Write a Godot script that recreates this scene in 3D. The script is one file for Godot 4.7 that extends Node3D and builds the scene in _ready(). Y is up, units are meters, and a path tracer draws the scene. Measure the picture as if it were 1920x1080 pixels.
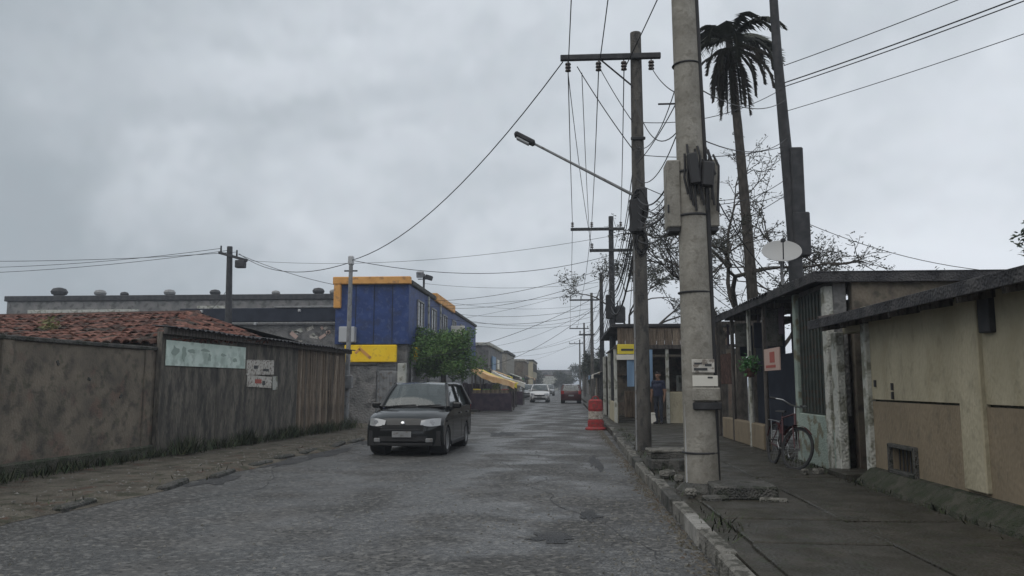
extends Node3D
# A street of low houses under an overcast sky. The road runs along -Z; the camera rides 1.45 m above it.

var rng := RandomNumberGenerator.new()
var M := {}
var counts := {}
var lut := PackedByteArray()

# ---------------------------------------------------------------- mesh builder
class MB:
	var v := PackedVector3Array()
	var n := PackedVector3Array()
	var c := PackedColorArray()
	var tint = null

	func tri(a: Vector3, b: Vector3, d: Vector3, na: Vector3, nb: Vector3, nd: Vector3) -> void:
		v.append(a); v.append(d); v.append(b)
		n.append(na); n.append(nd); n.append(nb)
		if tint != null:
			c.append(tint); c.append(tint); c.append(tint)

	func face(a: Vector3, b: Vector3, d: Vector3) -> void:
		var m := (b - a).cross(d - a).normalized()
		tri(a, b, d, m, m, m)

	func quad(a: Vector3, b: Vector3, d: Vector3, e: Vector3) -> void:
		face(a, b, d); face(a, d, e)

	func oface(a: Vector3, b: Vector3, d: Vector3, out: Vector3) -> void:
		if (b - a).cross(d - a).dot(out) < 0.0: face(a, d, b)
		else: face(a, b, d)

	func oquad(a: Vector3, b: Vector3, d: Vector3, e: Vector3, out: Vector3) -> void:
		oface(a, b, d, out); oface(a, d, e, out)

	func box(p: Vector3, s: Vector3, B := Basis.IDENTITY) -> void:
		var h := s * 0.5
		var q := []
		for i in 8:
			q.append(p + B * Vector3(h.x * (1 if i & 1 else -1), h.y * (1 if i & 2 else -1), h.z * (1 if i & 4 else -1)))
		for f in [[1, 5, 7, 3], [0, 2, 6, 4], [2, 3, 7, 6], [0, 4, 5, 1], [4, 6, 7, 5], [0, 1, 3, 2]]:
			var mid: Vector3 = (q[f[0]] + q[f[1]] + q[f[2]] + q[f[3]]) * 0.25
			oquad(q[f[0]], q[f[1]], q[f[2]], q[f[3]], mid - p)

	# a box between two corners
	func slab(a: Vector3, b: Vector3) -> void:
		box((a + b) * 0.5, (b - a).abs())

	func bevel(p: Vector3, s: Vector3, ch: float, B := Basis.IDENTITY) -> void:
		var h := s * 0.5
		var g := h - Vector3.ONE * ch
		for i in 3:
			var j := (i + 1) % 3
			var k := (i + 2) % 3
			for si in [-1.0, 1.0]:
				var q := []
				for e in [[-1, -1], [1, -1], [1, 1], [-1, 1]]:
					var w := Vector3.ZERO
					w[i] = si * h[i]; w[j] = e[0] * g[j]; w[k] = e[1] * g[k]
					q.append(p + B * w)
				var o := Vector3.ZERO
				o[i] = si
				oquad(q[0], q[1], q[2], q[3], B * o)
				for sj in [-1.0, 1.0]:
					var r := []
					for e in [-1.0, 1.0]:
						var w1 := Vector3.ZERO
						w1[i] = si * h[i]; w1[j] = sj * g[j]; w1[k] = e * g[k]
						var w2 := Vector3.ZERO
						w2[i] = si * g[i]; w2[j] = sj * h[j]; w2[k] = e * g[k]
						r.append(p + B * w1); r.append(p + B * w2)
					var o2 := Vector3.ZERO
					o2[i] = si; o2[j] = sj
					oquad(r[0], r[1], r[3], r[2], B * o2)
		for i in 8:
			var sg := Vector3(1 if i & 1 else -1, 1 if i & 2 else -1, 1 if i & 4 else -1)
			oface(p + B * (sg * Vector3(h.x, g.y, g.z)), p + B * (sg * Vector3(g.x, h.y, g.z)), p + B * (sg * Vector3(g.x, g.y, h.z)), B * sg)

	func tube(pts: Array, rad, sides := 8, caps := true) -> void:
		var m := pts.size()
		var rings := []
		var norms := []
		var up := Vector3.UP
		var t0: Vector3 = (pts[1] - pts[0]).normalized()
		if absf(t0.dot(up)) > 0.95: up = Vector3.RIGHT
		var u := t0.cross(up).normalized()
		for i in m:
			var t: Vector3
			if i == 0: t = pts[1] - pts[0]
			elif i == m - 1: t = pts[m - 1] - pts[m - 2]
			else: t = pts[i + 1] - pts[i - 1]
			t = t.normalized()
			u = (u - t * u.dot(t)).normalized()
			var w := t.cross(u)
			var r: float = rad if rad is float else rad[i]
			var ring := []
			var nn := []
			for k in sides:
				var a := TAU * k / sides
				var d := u * cos(a) + w * sin(a)
				ring.append(pts[i] + d * r)
				nn.append(d)
			rings.append(ring); norms.append(nn)
		for i in m - 1:
			for k in sides:
				var l := (k + 1) % sides
				tri(rings[i][k], rings[i][l], rings[i + 1][l], norms[i][k], norms[i][l], norms[i + 1][l])
				tri(rings[i][k], rings[i + 1][l], rings[i + 1][k], norms[i][k], norms[i + 1][l], norms[i + 1][k])
		if caps:
			var e0: Vector3 = (pts[0] - pts[1]).normalized()
			var e1: Vector3 = (pts[m - 1] - pts[m - 2]).normalized()
			for k in range(1, sides - 1):
				oface(rings[0][0], rings[0][k], rings[0][k + 1], e0)
				oface(rings[m - 1][0], rings[m - 1][k], rings[m - 1][k + 1], e1)

	func rod(a: Vector3, b: Vector3, r0: float, r1 := -1.0, sides := 8) -> void:
		tube([a, b], [r0, r0 if r1 < 0.0 else r1], sides)

	# closed ring of tube round an axis
	func torus(p: Vector3, axis: Vector3, R: float, r: float, seg := 24, sides := 6) -> void:
		var u := axis.cross(Vector3.UP if absf(axis.y) < 0.9 else Vector3.RIGHT).normalized()
		var w := axis.cross(u).normalized()
		for i in seg:
			for k in sides:
				var q := []
				var nn := []
				for e in [[i, k], [i + 1, k], [i + 1, k + 1], [i, k + 1]]:
					var a: float = TAU * e[0] / seg
					var b: float = TAU * e[1] / sides
					var d := u * cos(a) + w * sin(a)
					var o := d * cos(b) + axis * sin(b)
					q.append(p + d * R + o * r); nn.append(o)
				if (q[1] - q[0]).cross(q[2] - q[0]).dot(nn[0]) < 0.0:
					tri(q[0], q[2], q[1], nn[0], nn[2], nn[1]); tri(q[0], q[3], q[2], nn[0], nn[3], nn[2])
				else:
					tri(q[0], q[1], q[2], nn[0], nn[1], nn[2]); tri(q[0], q[2], q[3], nn[0], nn[2], nn[3])

	# smooth sheet through rows of points; out says roughly which side is outside at the middle
	func grid(rows: Array, out: Vector3) -> void:
		var a := rows.size()
		var b: int = rows[0].size()
		var nn := []
		for i in a:
			var r := []
			for j in b:
				var du: Vector3 = rows[mini(i + 1, a - 1)][j] - rows[maxi(i - 1, 0)][j]
				var dv: Vector3 = rows[i][mini(j + 1, b - 1)] - rows[i][maxi(j - 1, 0)]
				r.append(du.cross(dv).normalized())
			nn.append(r)
		var s: float = 1.0 if nn[a / 2][b / 2].dot(out) > 0.0 else -1.0
		for i in a - 1:
			for j in b - 1:
				var p00: Vector3 = rows[i][j]
				var p10: Vector3 = rows[i + 1][j]
				var p11: Vector3 = rows[i + 1][j + 1]
				var p01: Vector3 = rows[i][j + 1]
				if s > 0.0:
					tri(p00, p10, p11, nn[i][j], nn[i + 1][j], nn[i + 1][j + 1]); tri(p00, p11, p01, nn[i][j], nn[i + 1][j + 1], nn[i][j + 1])
				else:
					tri(p00, p11, p10, -nn[i][j], -nn[i + 1][j + 1], -nn[i + 1][j]); tri(p00, p01, p11, -nn[i][j], -nn[i][j + 1], -nn[i + 1][j + 1])

	# a flat outline with thickness: outline in the x,y plane of T, thick along its z
	func prism(poly: PackedVector2Array, depth: float, T := Transform3D.IDENTITY) -> void:
		var q := poly
		if Geometry2D.is_polygon_clockwise(q):
			q = q.duplicate(); q.reverse()
		var idx := Geometry2D.triangulate_polygon(q)
		var zz := T.basis.z.normalized()
		for i in range(0, idx.size(), 3):
			var a := q[idx[i]]
			var b := q[idx[i + 1]]
			var d := q[idx[i + 2]]
			oface(T * Vector3(a.x, a.y, depth), T * Vector3(b.x, b.y, depth), T * Vector3(d.x, d.y, depth), zz)
			oface(T * Vector3(a.x, a.y, 0), T * Vector3(b.x, b.y, 0), T * Vector3(d.x, d.y, 0), -zz)
		for i in q.size():
			var a := q[i]
			var b := q[(i + 1) % q.size()]
			var e := b - a
			oquad(T * Vector3(a.x, a.y, 0), T * Vector3(b.x, b.y, 0), T * Vector3(b.x, b.y, depth), T * Vector3(a.x, a.y, depth), T.basis * Vector3(e.y, -e.x, 0))

	# spin a profile of (radius, height) round y
	func lathe(prof: Array, seg := 16, T := Transform3D.IDENTITY) -> void:
		for i in prof.size() - 1:
			var p: Vector2 = prof[i]
			var q: Vector2 = prof[i + 1]
			var sl := Vector2(q.y - p.y, p.x - q.x).normalized()
			for k in seg:
				var a := TAU * k / seg
				var b := TAU * (k + 1) / seg
				var ca := Vector3(cos(a), 0, sin(a))
				var cb := Vector3(cos(b), 0, sin(b))
				var na := T.basis * (ca * sl.x + Vector3.UP * sl.y)
				var nb := T.basis * (cb * sl.x + Vector3.UP * sl.y)
				var A := T * (ca * p.x + Vector3.UP * p.y)
				var Bq := T * (cb * p.x + Vector3.UP * p.y)
				var D := T * (cb * q.x + Vector3.UP * q.y)
				var E := T * (ca * q.x + Vector3.UP * q.y)
				if (Bq - A).cross(D - A).dot(na + nb) < 0.0 or (D - A).cross(E - A).dot(na + nb) < 0.0:
					tri(A, D, Bq, na, nb, nb); tri(A, E, D, na, na, nb)
				else:
					tri(A, Bq, D, na, nb, nb); tri(A, D, E, na, nb, na)

	func mesh(mat: Material) -> ArrayMesh:
		var arr := []
		arr.resize(Mesh.ARRAY_MAX)
		arr[Mesh.ARRAY_VERTEX] = v
		arr[Mesh.ARRAY_NORMAL] = n
		if tint != null: arr[Mesh.ARRAY_COLOR] = c
		var m := ArrayMesh.new()
		m.add_surface_from_arrays(Mesh.PRIMITIVE_TRIANGLES, arr)
		m.surface_set_material(0, mat)
		return m

# ---------------------------------------------------------------- naming
func numbered(parent: Node, called: String) -> String:
	var key := str(parent.get_instance_id()) + called
	var k: int = counts.get(key, 0)
	counts[key] = k + 1
	return called if k == 0 else "%s_%03d" % [called, k]

func put(parent: Node, called: String, mb: MB, mat: Material) -> MeshInstance3D:
	return put_mesh(parent, called, mb.mesh(mat))

func put_mesh(parent: Node, called: String, m: Mesh, mat: Material = null) -> MeshInstance3D:
	var o := MeshInstance3D.new()
	o.mesh = m
	if mat: o.material_override = mat
	o.name = numbered(parent, called)
	parent.add_child(o, true)
	return o

func thing(called: String, label: String, category: String, at := Vector3.ZERO, turn := 0.0, group := "") -> Node3D:
	var o := Node3D.new()
	o.name = numbered(self, called)
	add_child(o, true)
	o.position = at
	o.rotation.y = turn
	return tag(o, label, category, group)

func tag(o: Node3D, label: String, category: String, group := "") -> Node3D:
	o.set_meta("label", label)
	o.set_meta("category", category)
	if group != "": o.set_meta("group", group)
	return o

func structure(called: String, label: String, mb: MB, mat: Material) -> MeshInstance3D:
	var o := put(self, called, mb, mat)
	o.set_meta("kind", "structure")
	o.set_meta("label", label)
	return o

func stuff(parent: Node, called: String, label: String, mb: MB, mat: Material) -> MeshInstance3D:
	var o := put(parent, called, mb, mat)
	o.set_meta("kind", "stuff")
	if label != "": o.set_meta("label", label)
	return o

# a mesh that becomes one part of a thing: part(parent, name, material, func(mb))
func boxpart(parent: Node, called: String, mat: Material, p: Vector3, s: Vector3, ch := 0.0, B := Basis.IDENTITY) -> MeshInstance3D:
	var b := MB.new()
	if ch > 0.0: b.bevel(p, s, ch, B)
	else: b.box(p, s, B)
	return put(parent, called, b, mat)

func rodpart(parent: Node, called: String, mat: Material, a: Vector3, b: Vector3, r0: float, r1 := -1.0, sides := 8) -> MeshInstance3D:
	var m := MB.new()
	m.rod(a, b, r0, r1, sides)
	return put(parent, called, m, mat)

# ---------------------------------------------------------------- materials
func lin(r: float, g: float, b: float) -> Color:
	return Color(r, g, b).linear_to_srgb()

func noise_bytes(size: int, sd: int, freq: float, oct := 4, kind := FastNoiseLite.TYPE_SIMPLEX_SMOOTH) -> PackedByteArray:
	var f := FastNoiseLite.new()
	f.noise_type = kind
	f.seed = sd
	f.frequency = freq
	f.fractal_octaves = oct
	return f.get_seamless_image(size, size, false, false, 0.2, true).get_data()

# c0, c1: linear base colours mixed by coarse noise; grain: fine contrast; stains: [[colour, threshold, softness, frequency, amount]]
func surf(called: String, c0: Array, c1: Array, o := {}) -> StandardMaterial3D:
	var size: int = o.get("size", 192)
	var sd: int = o.get("seed", 1 + M.size() * 13)
	var a := noise_bytes(size, sd, o.get("freq", 4.0) / size, 4)
	var g := noise_bytes(size, sd + 1, o.get("grain_freq", 70.0) / size, 3)
	var st: Array = o.get("stains", [])
	var sb := []
	for s in st: sb.append(noise_bytes(size, sd + 5 + sb.size(), s[3] / size, 4))
	var grain: float = o.get("grain", 0.3)
	var data := PackedByteArray()
	data.resize(size * size * 3)
	var lutn := lut.size() - 1
	for i in size * size:
		var t := a[i] / 255.0
		t = clampf((t - 0.25) * 2.0, 0.0, 1.0)
		var k := 1.0 + grain * (g[i] / 127.5 - 1.0)
		var r: float = (c0[0] + (c1[0] - c0[0]) * t) * k
		var gg: float = (c0[1] + (c1[1] - c0[1]) * t) * k
		var b: float = (c0[2] + (c1[2] - c0[2]) * t) * k
		for q in st.size():
			var s: Array = st[q]
			var w: float = clampf((sb[q][i] / 255.0 + (g[i] / 255.0 - 0.5) * 0.15 - s[1]) / s[2], 0.0, 1.0) * s[4]
			r += (s[0][0] - r) * w
			gg += (s[0][1] - gg) * w
			b += (s[0][2] - b) * w
		data[i * 3] = lut[clampi(int(r * lutn), 0, lutn)]
		data[i * 3 + 1] = lut[clampi(int(gg * lutn), 0, lutn)]
		data[i * 3 + 2] = lut[clampi(int(b * lutn), 0, lutn)]
	var m := StandardMaterial3D.new()
	m.albedo_texture = ImageTexture.create_from_image(Image.create_from_data(size, size, false, Image.FORMAT_RGB8, data))
	m.roughness = o.get("rough", 0.9)
	m.metallic = o.get("metal", 0.0)
	m.metallic_specular = o.get("spec", 0.35)
	m.uv1_triplanar = true
	m.uv1_world_triplanar = o.get("world", true)
	m.uv1_triplanar_sharpness = 4.0
	var tile = o.get("tile", 3.0)
	m.uv1_scale = Vector3.ONE / tile if not tile is Vector3 else Vector3.ONE / (tile as Vector3)
	if o.has("damp"):
		# wetness: glossier where a second coarse noise runs high
		var w := noise_bytes(size, sd + 40, o.damp[2] / size, 4)
		for i in w.size(): w[i] = int(255.0 * lerpf(o.damp[0], o.damp[1], clampf((w[i] / 255.0 - 0.3) * 2.2, 0.0, 1.0)))
		m.roughness = 1.0
		m.roughness_texture = ImageTexture.create_from_image(Image.create_from_data(size, size, false, Image.FORMAT_L8, w))
		m.roughness_texture_channel = BaseMaterial3D.TEXTURE_CHANNEL_RED
	if o.get("bump", 0.0) > 0.0:
		var im := Image.create_from_data(size, size, false, Image.FORMAT_L8, g)
		im.convert(Image.FORMAT_RGBA8)
		im.bump_map_to_normal_map(o.get("bump_px", 6.0))
		m.normal_enabled = true
		m.normal_scale = o.bump
		m.normal_texture = ImageTexture.create_from_image(im)
	M[called] = m
	return m

func plain(called: String, r: float, g: float, b: float, rough := 0.7, metal := 0.0, spec := 0.5) -> StandardMaterial3D:
	var m := StandardMaterial3D.new()
	m.albedo_color = lin(r, g, b)
	m.roughness = rough
	m.metallic = metal
	m.metallic_specular = spec
	M[called] = m
	return m

# the same surface in another paint
func tinted(called: String, of: String, r: float, g: float, b: float) -> StandardMaterial3D:
	var m: StandardMaterial3D = M[of].duplicate()
	m.albedo_color = lin(r, g, b)
	M[called] = m
	return m

# ---------------------------------------------------------------- camera, sky, light
func make_view() -> void:
	var cam := Camera3D.new()
	cam.name = "camera"
	cam.fov = 39.598
	cam.near = 0.05
	cam.far = 3000.0
	add_child(cam)
	cam.position = Vector3(0, 1.45, 0)
	cam.rotation_degrees = Vector3(6.918, 3.786, 0)
	cam.current = true

	var env := Environment.new()
	env.background_mode = Environment.BG_SKY
	env.tonemap_mode = Environment.TONE_MAPPER_LINEAR
	env.tonemap_exposure = 1.0
	env.sdfgi_enabled = true
	env.ssao_enabled = true
	env.ssil_enabled = true
	env.fog_enabled = true
	env.fog_density = 0.0013
	env.fog_light_color = Color(0.80, 0.83, 0.87)
	var pano := PanoramaSkyMaterial.new()
	pano.panorama = ImageTexture.create_from_image(sky_image())
	var sky := Sky.new()
	sky.sky_material = pano
	env.sky = sky
	env.background_energy_multiplier = 1.0
	var we := WorldEnvironment.new()
	we.name = "world_environment"
	we.environment = env
	add_child(we)

	var sun := DirectionalLight3D.new()
	sun.name = "sun"
	sun.light_energy = 0.42
	sun.light_angular_distance = 80.0
	sun.light_color = Color(1.0, 0.97, 0.93)
	sun.shadow_enabled = true
	add_child(sun)
	sun.rotation_degrees = Vector3(-55, -45, 0)

# layered stratus: broad soft banks with ragged darker undersides, the same all round
func sky_image() -> Image:
	var w := 768
	var h := 384
	var broad := FastNoiseLite.new()
	broad.noise_type = FastNoiseLite.TYPE_SIMPLEX_SMOOTH
	broad.seed = 41
	broad.frequency = 0.9
	broad.fractal_octaves = 3
	var wisp := FastNoiseLite.new()
	wisp.noise_type = FastNoiseLite.TYPE_SIMPLEX_SMOOTH
	wisp.seed = 9
	wisp.frequency = 2.6
	wisp.fractal_octaves = 5
	wisp.domain_warp_enabled = true
	wisp.domain_warp_amplitude = 0.5
	wisp.domain_warp_frequency = 1.2
	var im := Image.create(w, h, false, Image.FORMAT_RGB8)
	var dark := Color(0.38, 0.43, 0.475)
	var light := Color(0.80, 0.85, 0.915)
	for y in h:
		var el := PI * 0.5 - PI * (y + 0.5) / h
		for x in w:
			var az := TAU * (x + 0.5) / w
			var d := Vector3(sin(az) * cos(el), sin(el), -cos(az) * cos(el))
			# clouds lie in a flat layer, so they flatten towards the horizon
			var s := 1.0 / (absf(d.y) + 0.42)
			var q := Vector3(d.x * s, d.y * 0.8, d.z * s)
			var k := 0.42 + 0.36 * broad.get_noise_3dv(q * 0.9 + Vector3(3.1, 0, 1.7)) + 0.22 * wisp.get_noise_3dv(q)
			k += 0.58 * sin(az + 0.05) + 0.17 * exp(-absf(el) * 7.0)
			k = clampf(k, 0.0, 1.0)
			k = k * k * (3.0 - 2.0 * k)
			im.set_pixel(x, y, dark.lerp(light, k).linear_to_srgb())
	return im

# ---------------------------------------------------------------- materials
func make_materials() -> void:
	lut.resize(2048)
	for i in 2048:
		lut[i] = int(clampf(Color(i / 2047.0, 0, 0).linear_to_srgb().r * 255.0 + 0.5, 0, 255))
	surf("asphalt", [0.068, 0.067, 0.065], [0.10, 0.098, 0.095], {"size": 896, "tile": 8.0, "freq": 5.0, "grain_freq": 240.0, "grain": 0.5, "damp": [0.36, 0.8, 5.0], "spec": 0.45, "bump": 0.4, "stains": [[[0.055, 0.054, 0.052], 0.5, 0.16, 4.0, 0.6], [[0.048, 0.048, 0.048], 0.57, 0.14, 20.0, 0.7], [[0.18, 0.175, 0.165], 0.57, 0.10, 60.0, 0.65], [[0.026, 0.026, 0.026], 0.58, 0.08, 100.0, 0.9]]})
	surf("asphalt_dark", [0.04, 0.041, 0.043], [0.062, 0.062, 0.063], {"size": 256, "tile": 3.0, "grain_freq": 130.0, "grain": 0.45, "rough": 0.6, "bump": 0.8})
	surf("dirt", [0.085, 0.076, 0.062], [0.135, 0.122, 0.10], {"size": 384, "tile": 5.0, "freq": 7.0, "grain_freq": 120.0, "grain": 0.4, "rough": 0.95, "bump": 0.8, "stains": [[[0.05, 0.052, 0.035], 0.6, 0.15, 12.0, 0.8], [[0.10, 0.055, 0.04], 0.68, 0.1, 9.0, 0.7]]})
	surf("pavement", [0.038, 0.035, 0.028], [0.058, 0.053, 0.044], {"size": 384, "tile": 4.0, "freq": 6.0, "grain_freq": 100.0, "grain": 0.3, "damp": [0.4, 0.85, 5.0], "bump": 0.3, "stains": [[[0.034, 0.032, 0.024], 0.54, 0.15, 9.0, 0.8], [[0.036, 0.042, 0.024], 0.66, 0.08, 24.0, 0.7]]})
	surf("kerb", [0.16, 0.155, 0.14], [0.24, 0.23, 0.21], {"tile": 1.6, "grain": 0.35, "bump": 0.8, "stains": [[[0.06, 0.06, 0.05], 0.5, 0.15, 7.0, 0.85]]})
	surf("kerb_white", [0.24, 0.235, 0.22], [0.34, 0.33, 0.31], {"tile": 1.2, "grain": 0.25, "bump": 0.6, "stains": [[[0.10, 0.10, 0.09], 0.55, 0.15, 5.0, 0.5]]})
	surf("concrete", [0.235, 0.222, 0.195], [0.31, 0.295, 0.262], {"size": 384, "tile": 2.4, "freq": 6.0, "grain": 0.2, "bump": 0.15, "stains": [[[0.17, 0.158, 0.135], 0.56, 0.3, 6.0, 0.7], [[0.15, 0.135, 0.11], 0.64, 0.12, 20.0, 0.5]]})
	surf("concrete_dark", [0.065, 0.065, 0.062], [0.105, 0.102, 0.095], {"tile": 1.8, "grain": 0.4, "bump": 0.7, "stains": [[[0.035, 0.04, 0.03], 0.55, 0.15, 8.0, 0.8]]})
	surf("pole_old", [0.085, 0.08, 0.075], [0.13, 0.122, 0.11], {"tile": Vector3(0.9, 3.0, 0.9), "grain": 0.3, "bump": 0.5, "stains": [[[0.05, 0.05, 0.05], 0.55, 0.2, 7.0, 0.8]]})
	surf("plaster_brown", [0.135, 0.118, 0.096], [0.195, 0.166, 0.132], {"size": 384, "tile": 5.0, "freq": 6.0, "grain_freq": 110.0, "grain": 0.2, "bump": 0.1, "stains": [[[0.075, 0.07, 0.062], 0.5, 0.4, 6.0, 0.7], [[0.17, 0.105, 0.085], 0.62, 0.15, 6.0, 0.5], [[0.045, 0.045, 0.042], 0.52, 0.3, 16.0, 0.6], [[0.06, 0.065, 0.045], 0.66, 0.12, 18.0, 0.5]]})
	surf("mould_wall", [0.10, 0.092, 0.08], [0.155, 0.14, 0.12], {"size": 384, "tile": Vector3(3.1, 11.0, 3.1), "freq": 5.0, "grain_freq": 90.0, "grain": 0.35, "bump": 0.12, "stains": [[[0.04, 0.04, 0.039], 0.42, 0.4, 9.0, 0.8], [[0.04, 0.041, 0.04], 0.55, 0.2, 30.0, 0.6], [[0.19, 0.17, 0.14], 0.66, 0.14, 24.0, 0.5]]})
	surf("plaster_cream", [0.375, 0.338, 0.245], [0.43, 0.388, 0.285], {"size": 384, "tile": Vector3(3.0, 6.0, 3.0), "freq": 5.0, "grain": 0.1, "bump": 0.12, "stains": [[[0.28, 0.245, 0.16], 0.5, 0.5, 5.0, 0.6], [[0.2, 0.19, 0.14], 0.62, 0.3, 16.0, 0.45]]})
	surf("plaster_pink", [0.222, 0.18, 0.127], [0.258, 0.21, 0.148], {"size": 384, "tile": Vector3(3.0, 6.0, 3.0), "freq": 5.0, "grain": 0.12, "bump": 0.12, "stains": [[[0.18, 0.145, 0.10], 0.5, 0.5, 5.0, 0.6], [[0.12, 0.105, 0.08], 0.62, 0.3, 16.0, 0.45]]})
	surf("plaster_grey", [0.15, 0.15, 0.15], [0.22, 0.215, 0.21], {"size": 256, "tile": 6.0, "freq": 6.0, "grain": 0.15, "bump": 0.3, "stains": [[[0.07, 0.07, 0.07], 0.55, 0.2, 9.0, 0.7]]})
	surf("plaster_white", [0.40, 0.41, 0.38], [0.50, 0.50, 0.46], {"tile": 3.0, "grain": 0.12, "bump": 0.3, "stains": [[[0.16, 0.16, 0.12], 0.56, 0.16, 7.0, 0.8]]})
	surf("plaster_mint", [0.26, 0.32, 0.285], [0.33, 0.39, 0.35], {"tile": 2.5, "grain": 0.12, "bump": 0.3, "stains": [[[0.16, 0.14, 0.09], 0.56, 0.14, 6.0, 0.85]]})
	surf("moss", [0.045, 0.05, 0.036], [0.085, 0.082, 0.066], {"tile": 1.4, "grain": 0.45, "bump": 0.9, "stains": [[[0.03, 0.042, 0.02], 0.55, 0.15, 8.0, 0.8]]})
	surf("wood", [0.52, 0.50, 0.48], [0.85, 0.82, 0.78], {"size": 384, "tile": Vector3(0.5, 5.0, 0.5), "freq": 5.0, "grain_freq": 60.0, "grain": 0.3, "bump": 0.6, "stains": [[[0.28, 0.28, 0.29], 0.55, 0.15, 8.0, 0.8]]})
	for t in [["board_a", 0.20, 0.178, 0.155], ["board_b", 0.28, 0.23, 0.185], ["board_c", 0.145, 0.136, 0.13], ["board_d", 0.37, 0.31, 0.25], ["board_e", 0.25, 0.20, 0.155]]: tinted(t[0], "wood", t[1], t[2], t[3])
	surf("clay", [0.62, 0.58, 0.56], [0.95, 0.92, 0.9], {"tile": 1.1, "grain": 0.3, "bump": 0.5, "stains": [[[0.30, 0.32, 0.30], 0.56, 0.15, 6.0, 0.85]]})
	for t in [["tile_a", 0.20, 0.092, 0.072], ["tile_b", 0.155, 0.078, 0.064], ["tile_c", 0.27, 0.14, 0.11], ["tile_d", 0.12, 0.07, 0.058], ["tile_e", 0.10, 0.08, 0.07]]: tinted(t[0], "clay", t[1], t[2], t[3])
	surf("fibre_roof", [0.045, 0.045, 0.05], [0.085, 0.083, 0.085], {"tile": 2.5, "grain": 0.3, "bump": 0.4, "stains": [[[0.03, 0.03, 0.032], 0.55, 0.2, 7.0, 0.8]]})
	surf("fibre_roof_old", [0.065, 0.056, 0.053], [0.10, 0.082, 0.076], {"tile": 2.2, "grain": 0.3, "bump": 0.3, "stains": [[[0.05, 0.048, 0.048], 0.5, 0.2, 7.0, 0.8], [[0.12, 0.08, 0.07], 0.62, 0.2, 5.0, 0.5]]})
	surf("paint_blue", [0.020, 0.044, 0.15], [0.030, 0.060, 0.19], {"size": 256, "tile": 5.0, "freq": 6.0, "grain": 0.1, "rough": 0.6, "stains": [[[0.03, 0.045, 0.11], 0.5, 0.2, 7.0, 0.75], [[0.07, 0.10, 0.22], 0.62, 0.12, 16.0, 0.5]]})
	surf("paint_orange", [0.60, 0.30, 0.085], [0.70, 0.37, 0.12], {"tile": 4.0, "grain": 0.1, "rough": 0.7, "stains": [[[0.30, 0.16, 0.08], 0.6, 0.15, 8.0, 0.7]]})
	surf("paint_yellow", [0.88, 0.56, 0.012], [0.92, 0.62, 0.02], {"tile": 3.0, "grain": 0.08, "rough": 0.55, "stains": [[[0.6, 0.37, 0.04], 0.66, 0.12, 9.0, 0.6]]})
	surf("steel_grey", [0.19, 0.195, 0.20], [0.27, 0.275, 0.28], {"tile": 1.6, "grain": 0.12, "rough": 0.6, "stains": [[[0.12, 0.09, 0.07], 0.62, 0.12, 9.0, 0.6]]})
	surf("steel_dark", [0.03, 0.031, 0.034], [0.055, 0.055, 0.058], {"tile": 1.4, "grain": 0.2, "rough": 0.6})
	surf("canvas_navy", [0.016, 0.02, 0.034], [0.028, 0.034, 0.05], {"tile": 4.0, "grain": 0.25, "rough": 0.8})
	surf("canvas_orange", [0.66, 0.40, 0.20], [0.78, 0.55, 0.32], {"tile": 2.0, "grain": 0.12, "rough": 0.85})
	surf("canvas_plum", [0.045, 0.033, 0.05], [0.075, 0.055, 0.07], {"tile": 2.0, "grain": 0.3, "rough": 0.9})
	surf("canvas_green", [0.05, 0.16, 0.07], [0.08, 0.22, 0.10], {"tile": 2.0, "grain": 0.15})
	surf("banner_mint", [0.50, 0.60, 0.545], [0.62, 0.71, 0.655], {"tile": 1.6, "grain": 0.1, "rough": 0.7, "stains": [[[0.30, 0.37, 0.33], 0.55, 0.25, 5.0, 0.6]]})
	surf("paper", [0.42, 0.40, 0.36], [0.55, 0.53, 0.49], {"tile": 0.8, "grain": 0.15, "rough": 0.85, "stains": [[[0.17, 0.14, 0.12], 0.56, 0.08, 8.0, 0.8]]})
	surf("bark", [0.05, 0.045, 0.04], [0.09, 0.08, 0.07], {"tile": Vector3(0.5, 1.2, 0.5), "grain": 0.4, "bump": 0.8})
	surf("paint_gate", [0.035, 0.045, 0.04], [0.055, 0.065, 0.058], {"tile": 1.2, "grain": 0.2, "rough": 0.5, "stains": [[[0.075, 0.045, 0.03], 0.6, 0.12, 8.0, 0.7]]})
	plain("rubber", 0.022, 0.022, 0.023, 0.85)
	plain("black_plastic", 0.02, 0.02, 0.022, 0.55)
	plain("cable", 0.02, 0.02, 0.022, 0.7)
	plain("cable_grey", 0.07, 0.072, 0.078, 0.6)
	plain("porcelain", 0.05, 0.035, 0.03, 0.3)
	plain("porcelain_pale", 0.42, 0.43, 0.44, 0.3)
	plain("chrome", 0.75, 0.76, 0.78, 0.18, 1.0)
	plain("alloy", 0.35, 0.36, 0.37, 0.35, 0.8)
	plain("dish_grey", 0.36, 0.36, 0.355, 0.6)
	surf("red_plastic", [0.24, 0.03, 0.032], [0.36, 0.045, 0.045], {"tile": 0.7, "grain": 0.2, "rough": 0.6, "stains": [[[0.10, 0.07, 0.06], 0.56, 0.15, 7.0, 0.7]]})
	surf("reflective_white", [0.34, 0.30, 0.26], [0.46, 0.42, 0.37], {"tile": 0.7, "grain": 0.2, "stains": [[[0.14, 0.11, 0.09], 0.54, 0.15, 7.0, 0.7]]})
	plain("print_dark", 0.05, 0.052, 0.055, 0.8)
	plain("print_green", 0.30, 0.37, 0.33, 0.8)
	plain("print_red", 0.36, 0.09, 0.07, 0.8)
	plain("sign_yellow", 0.72, 0.58, 0.05, 0.6)
	plain("sign_white", 0.66, 0.64, 0.58, 0.6)
	plain("banner_blue", 0.17, 0.27, 0.40, 0.7)
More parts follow.
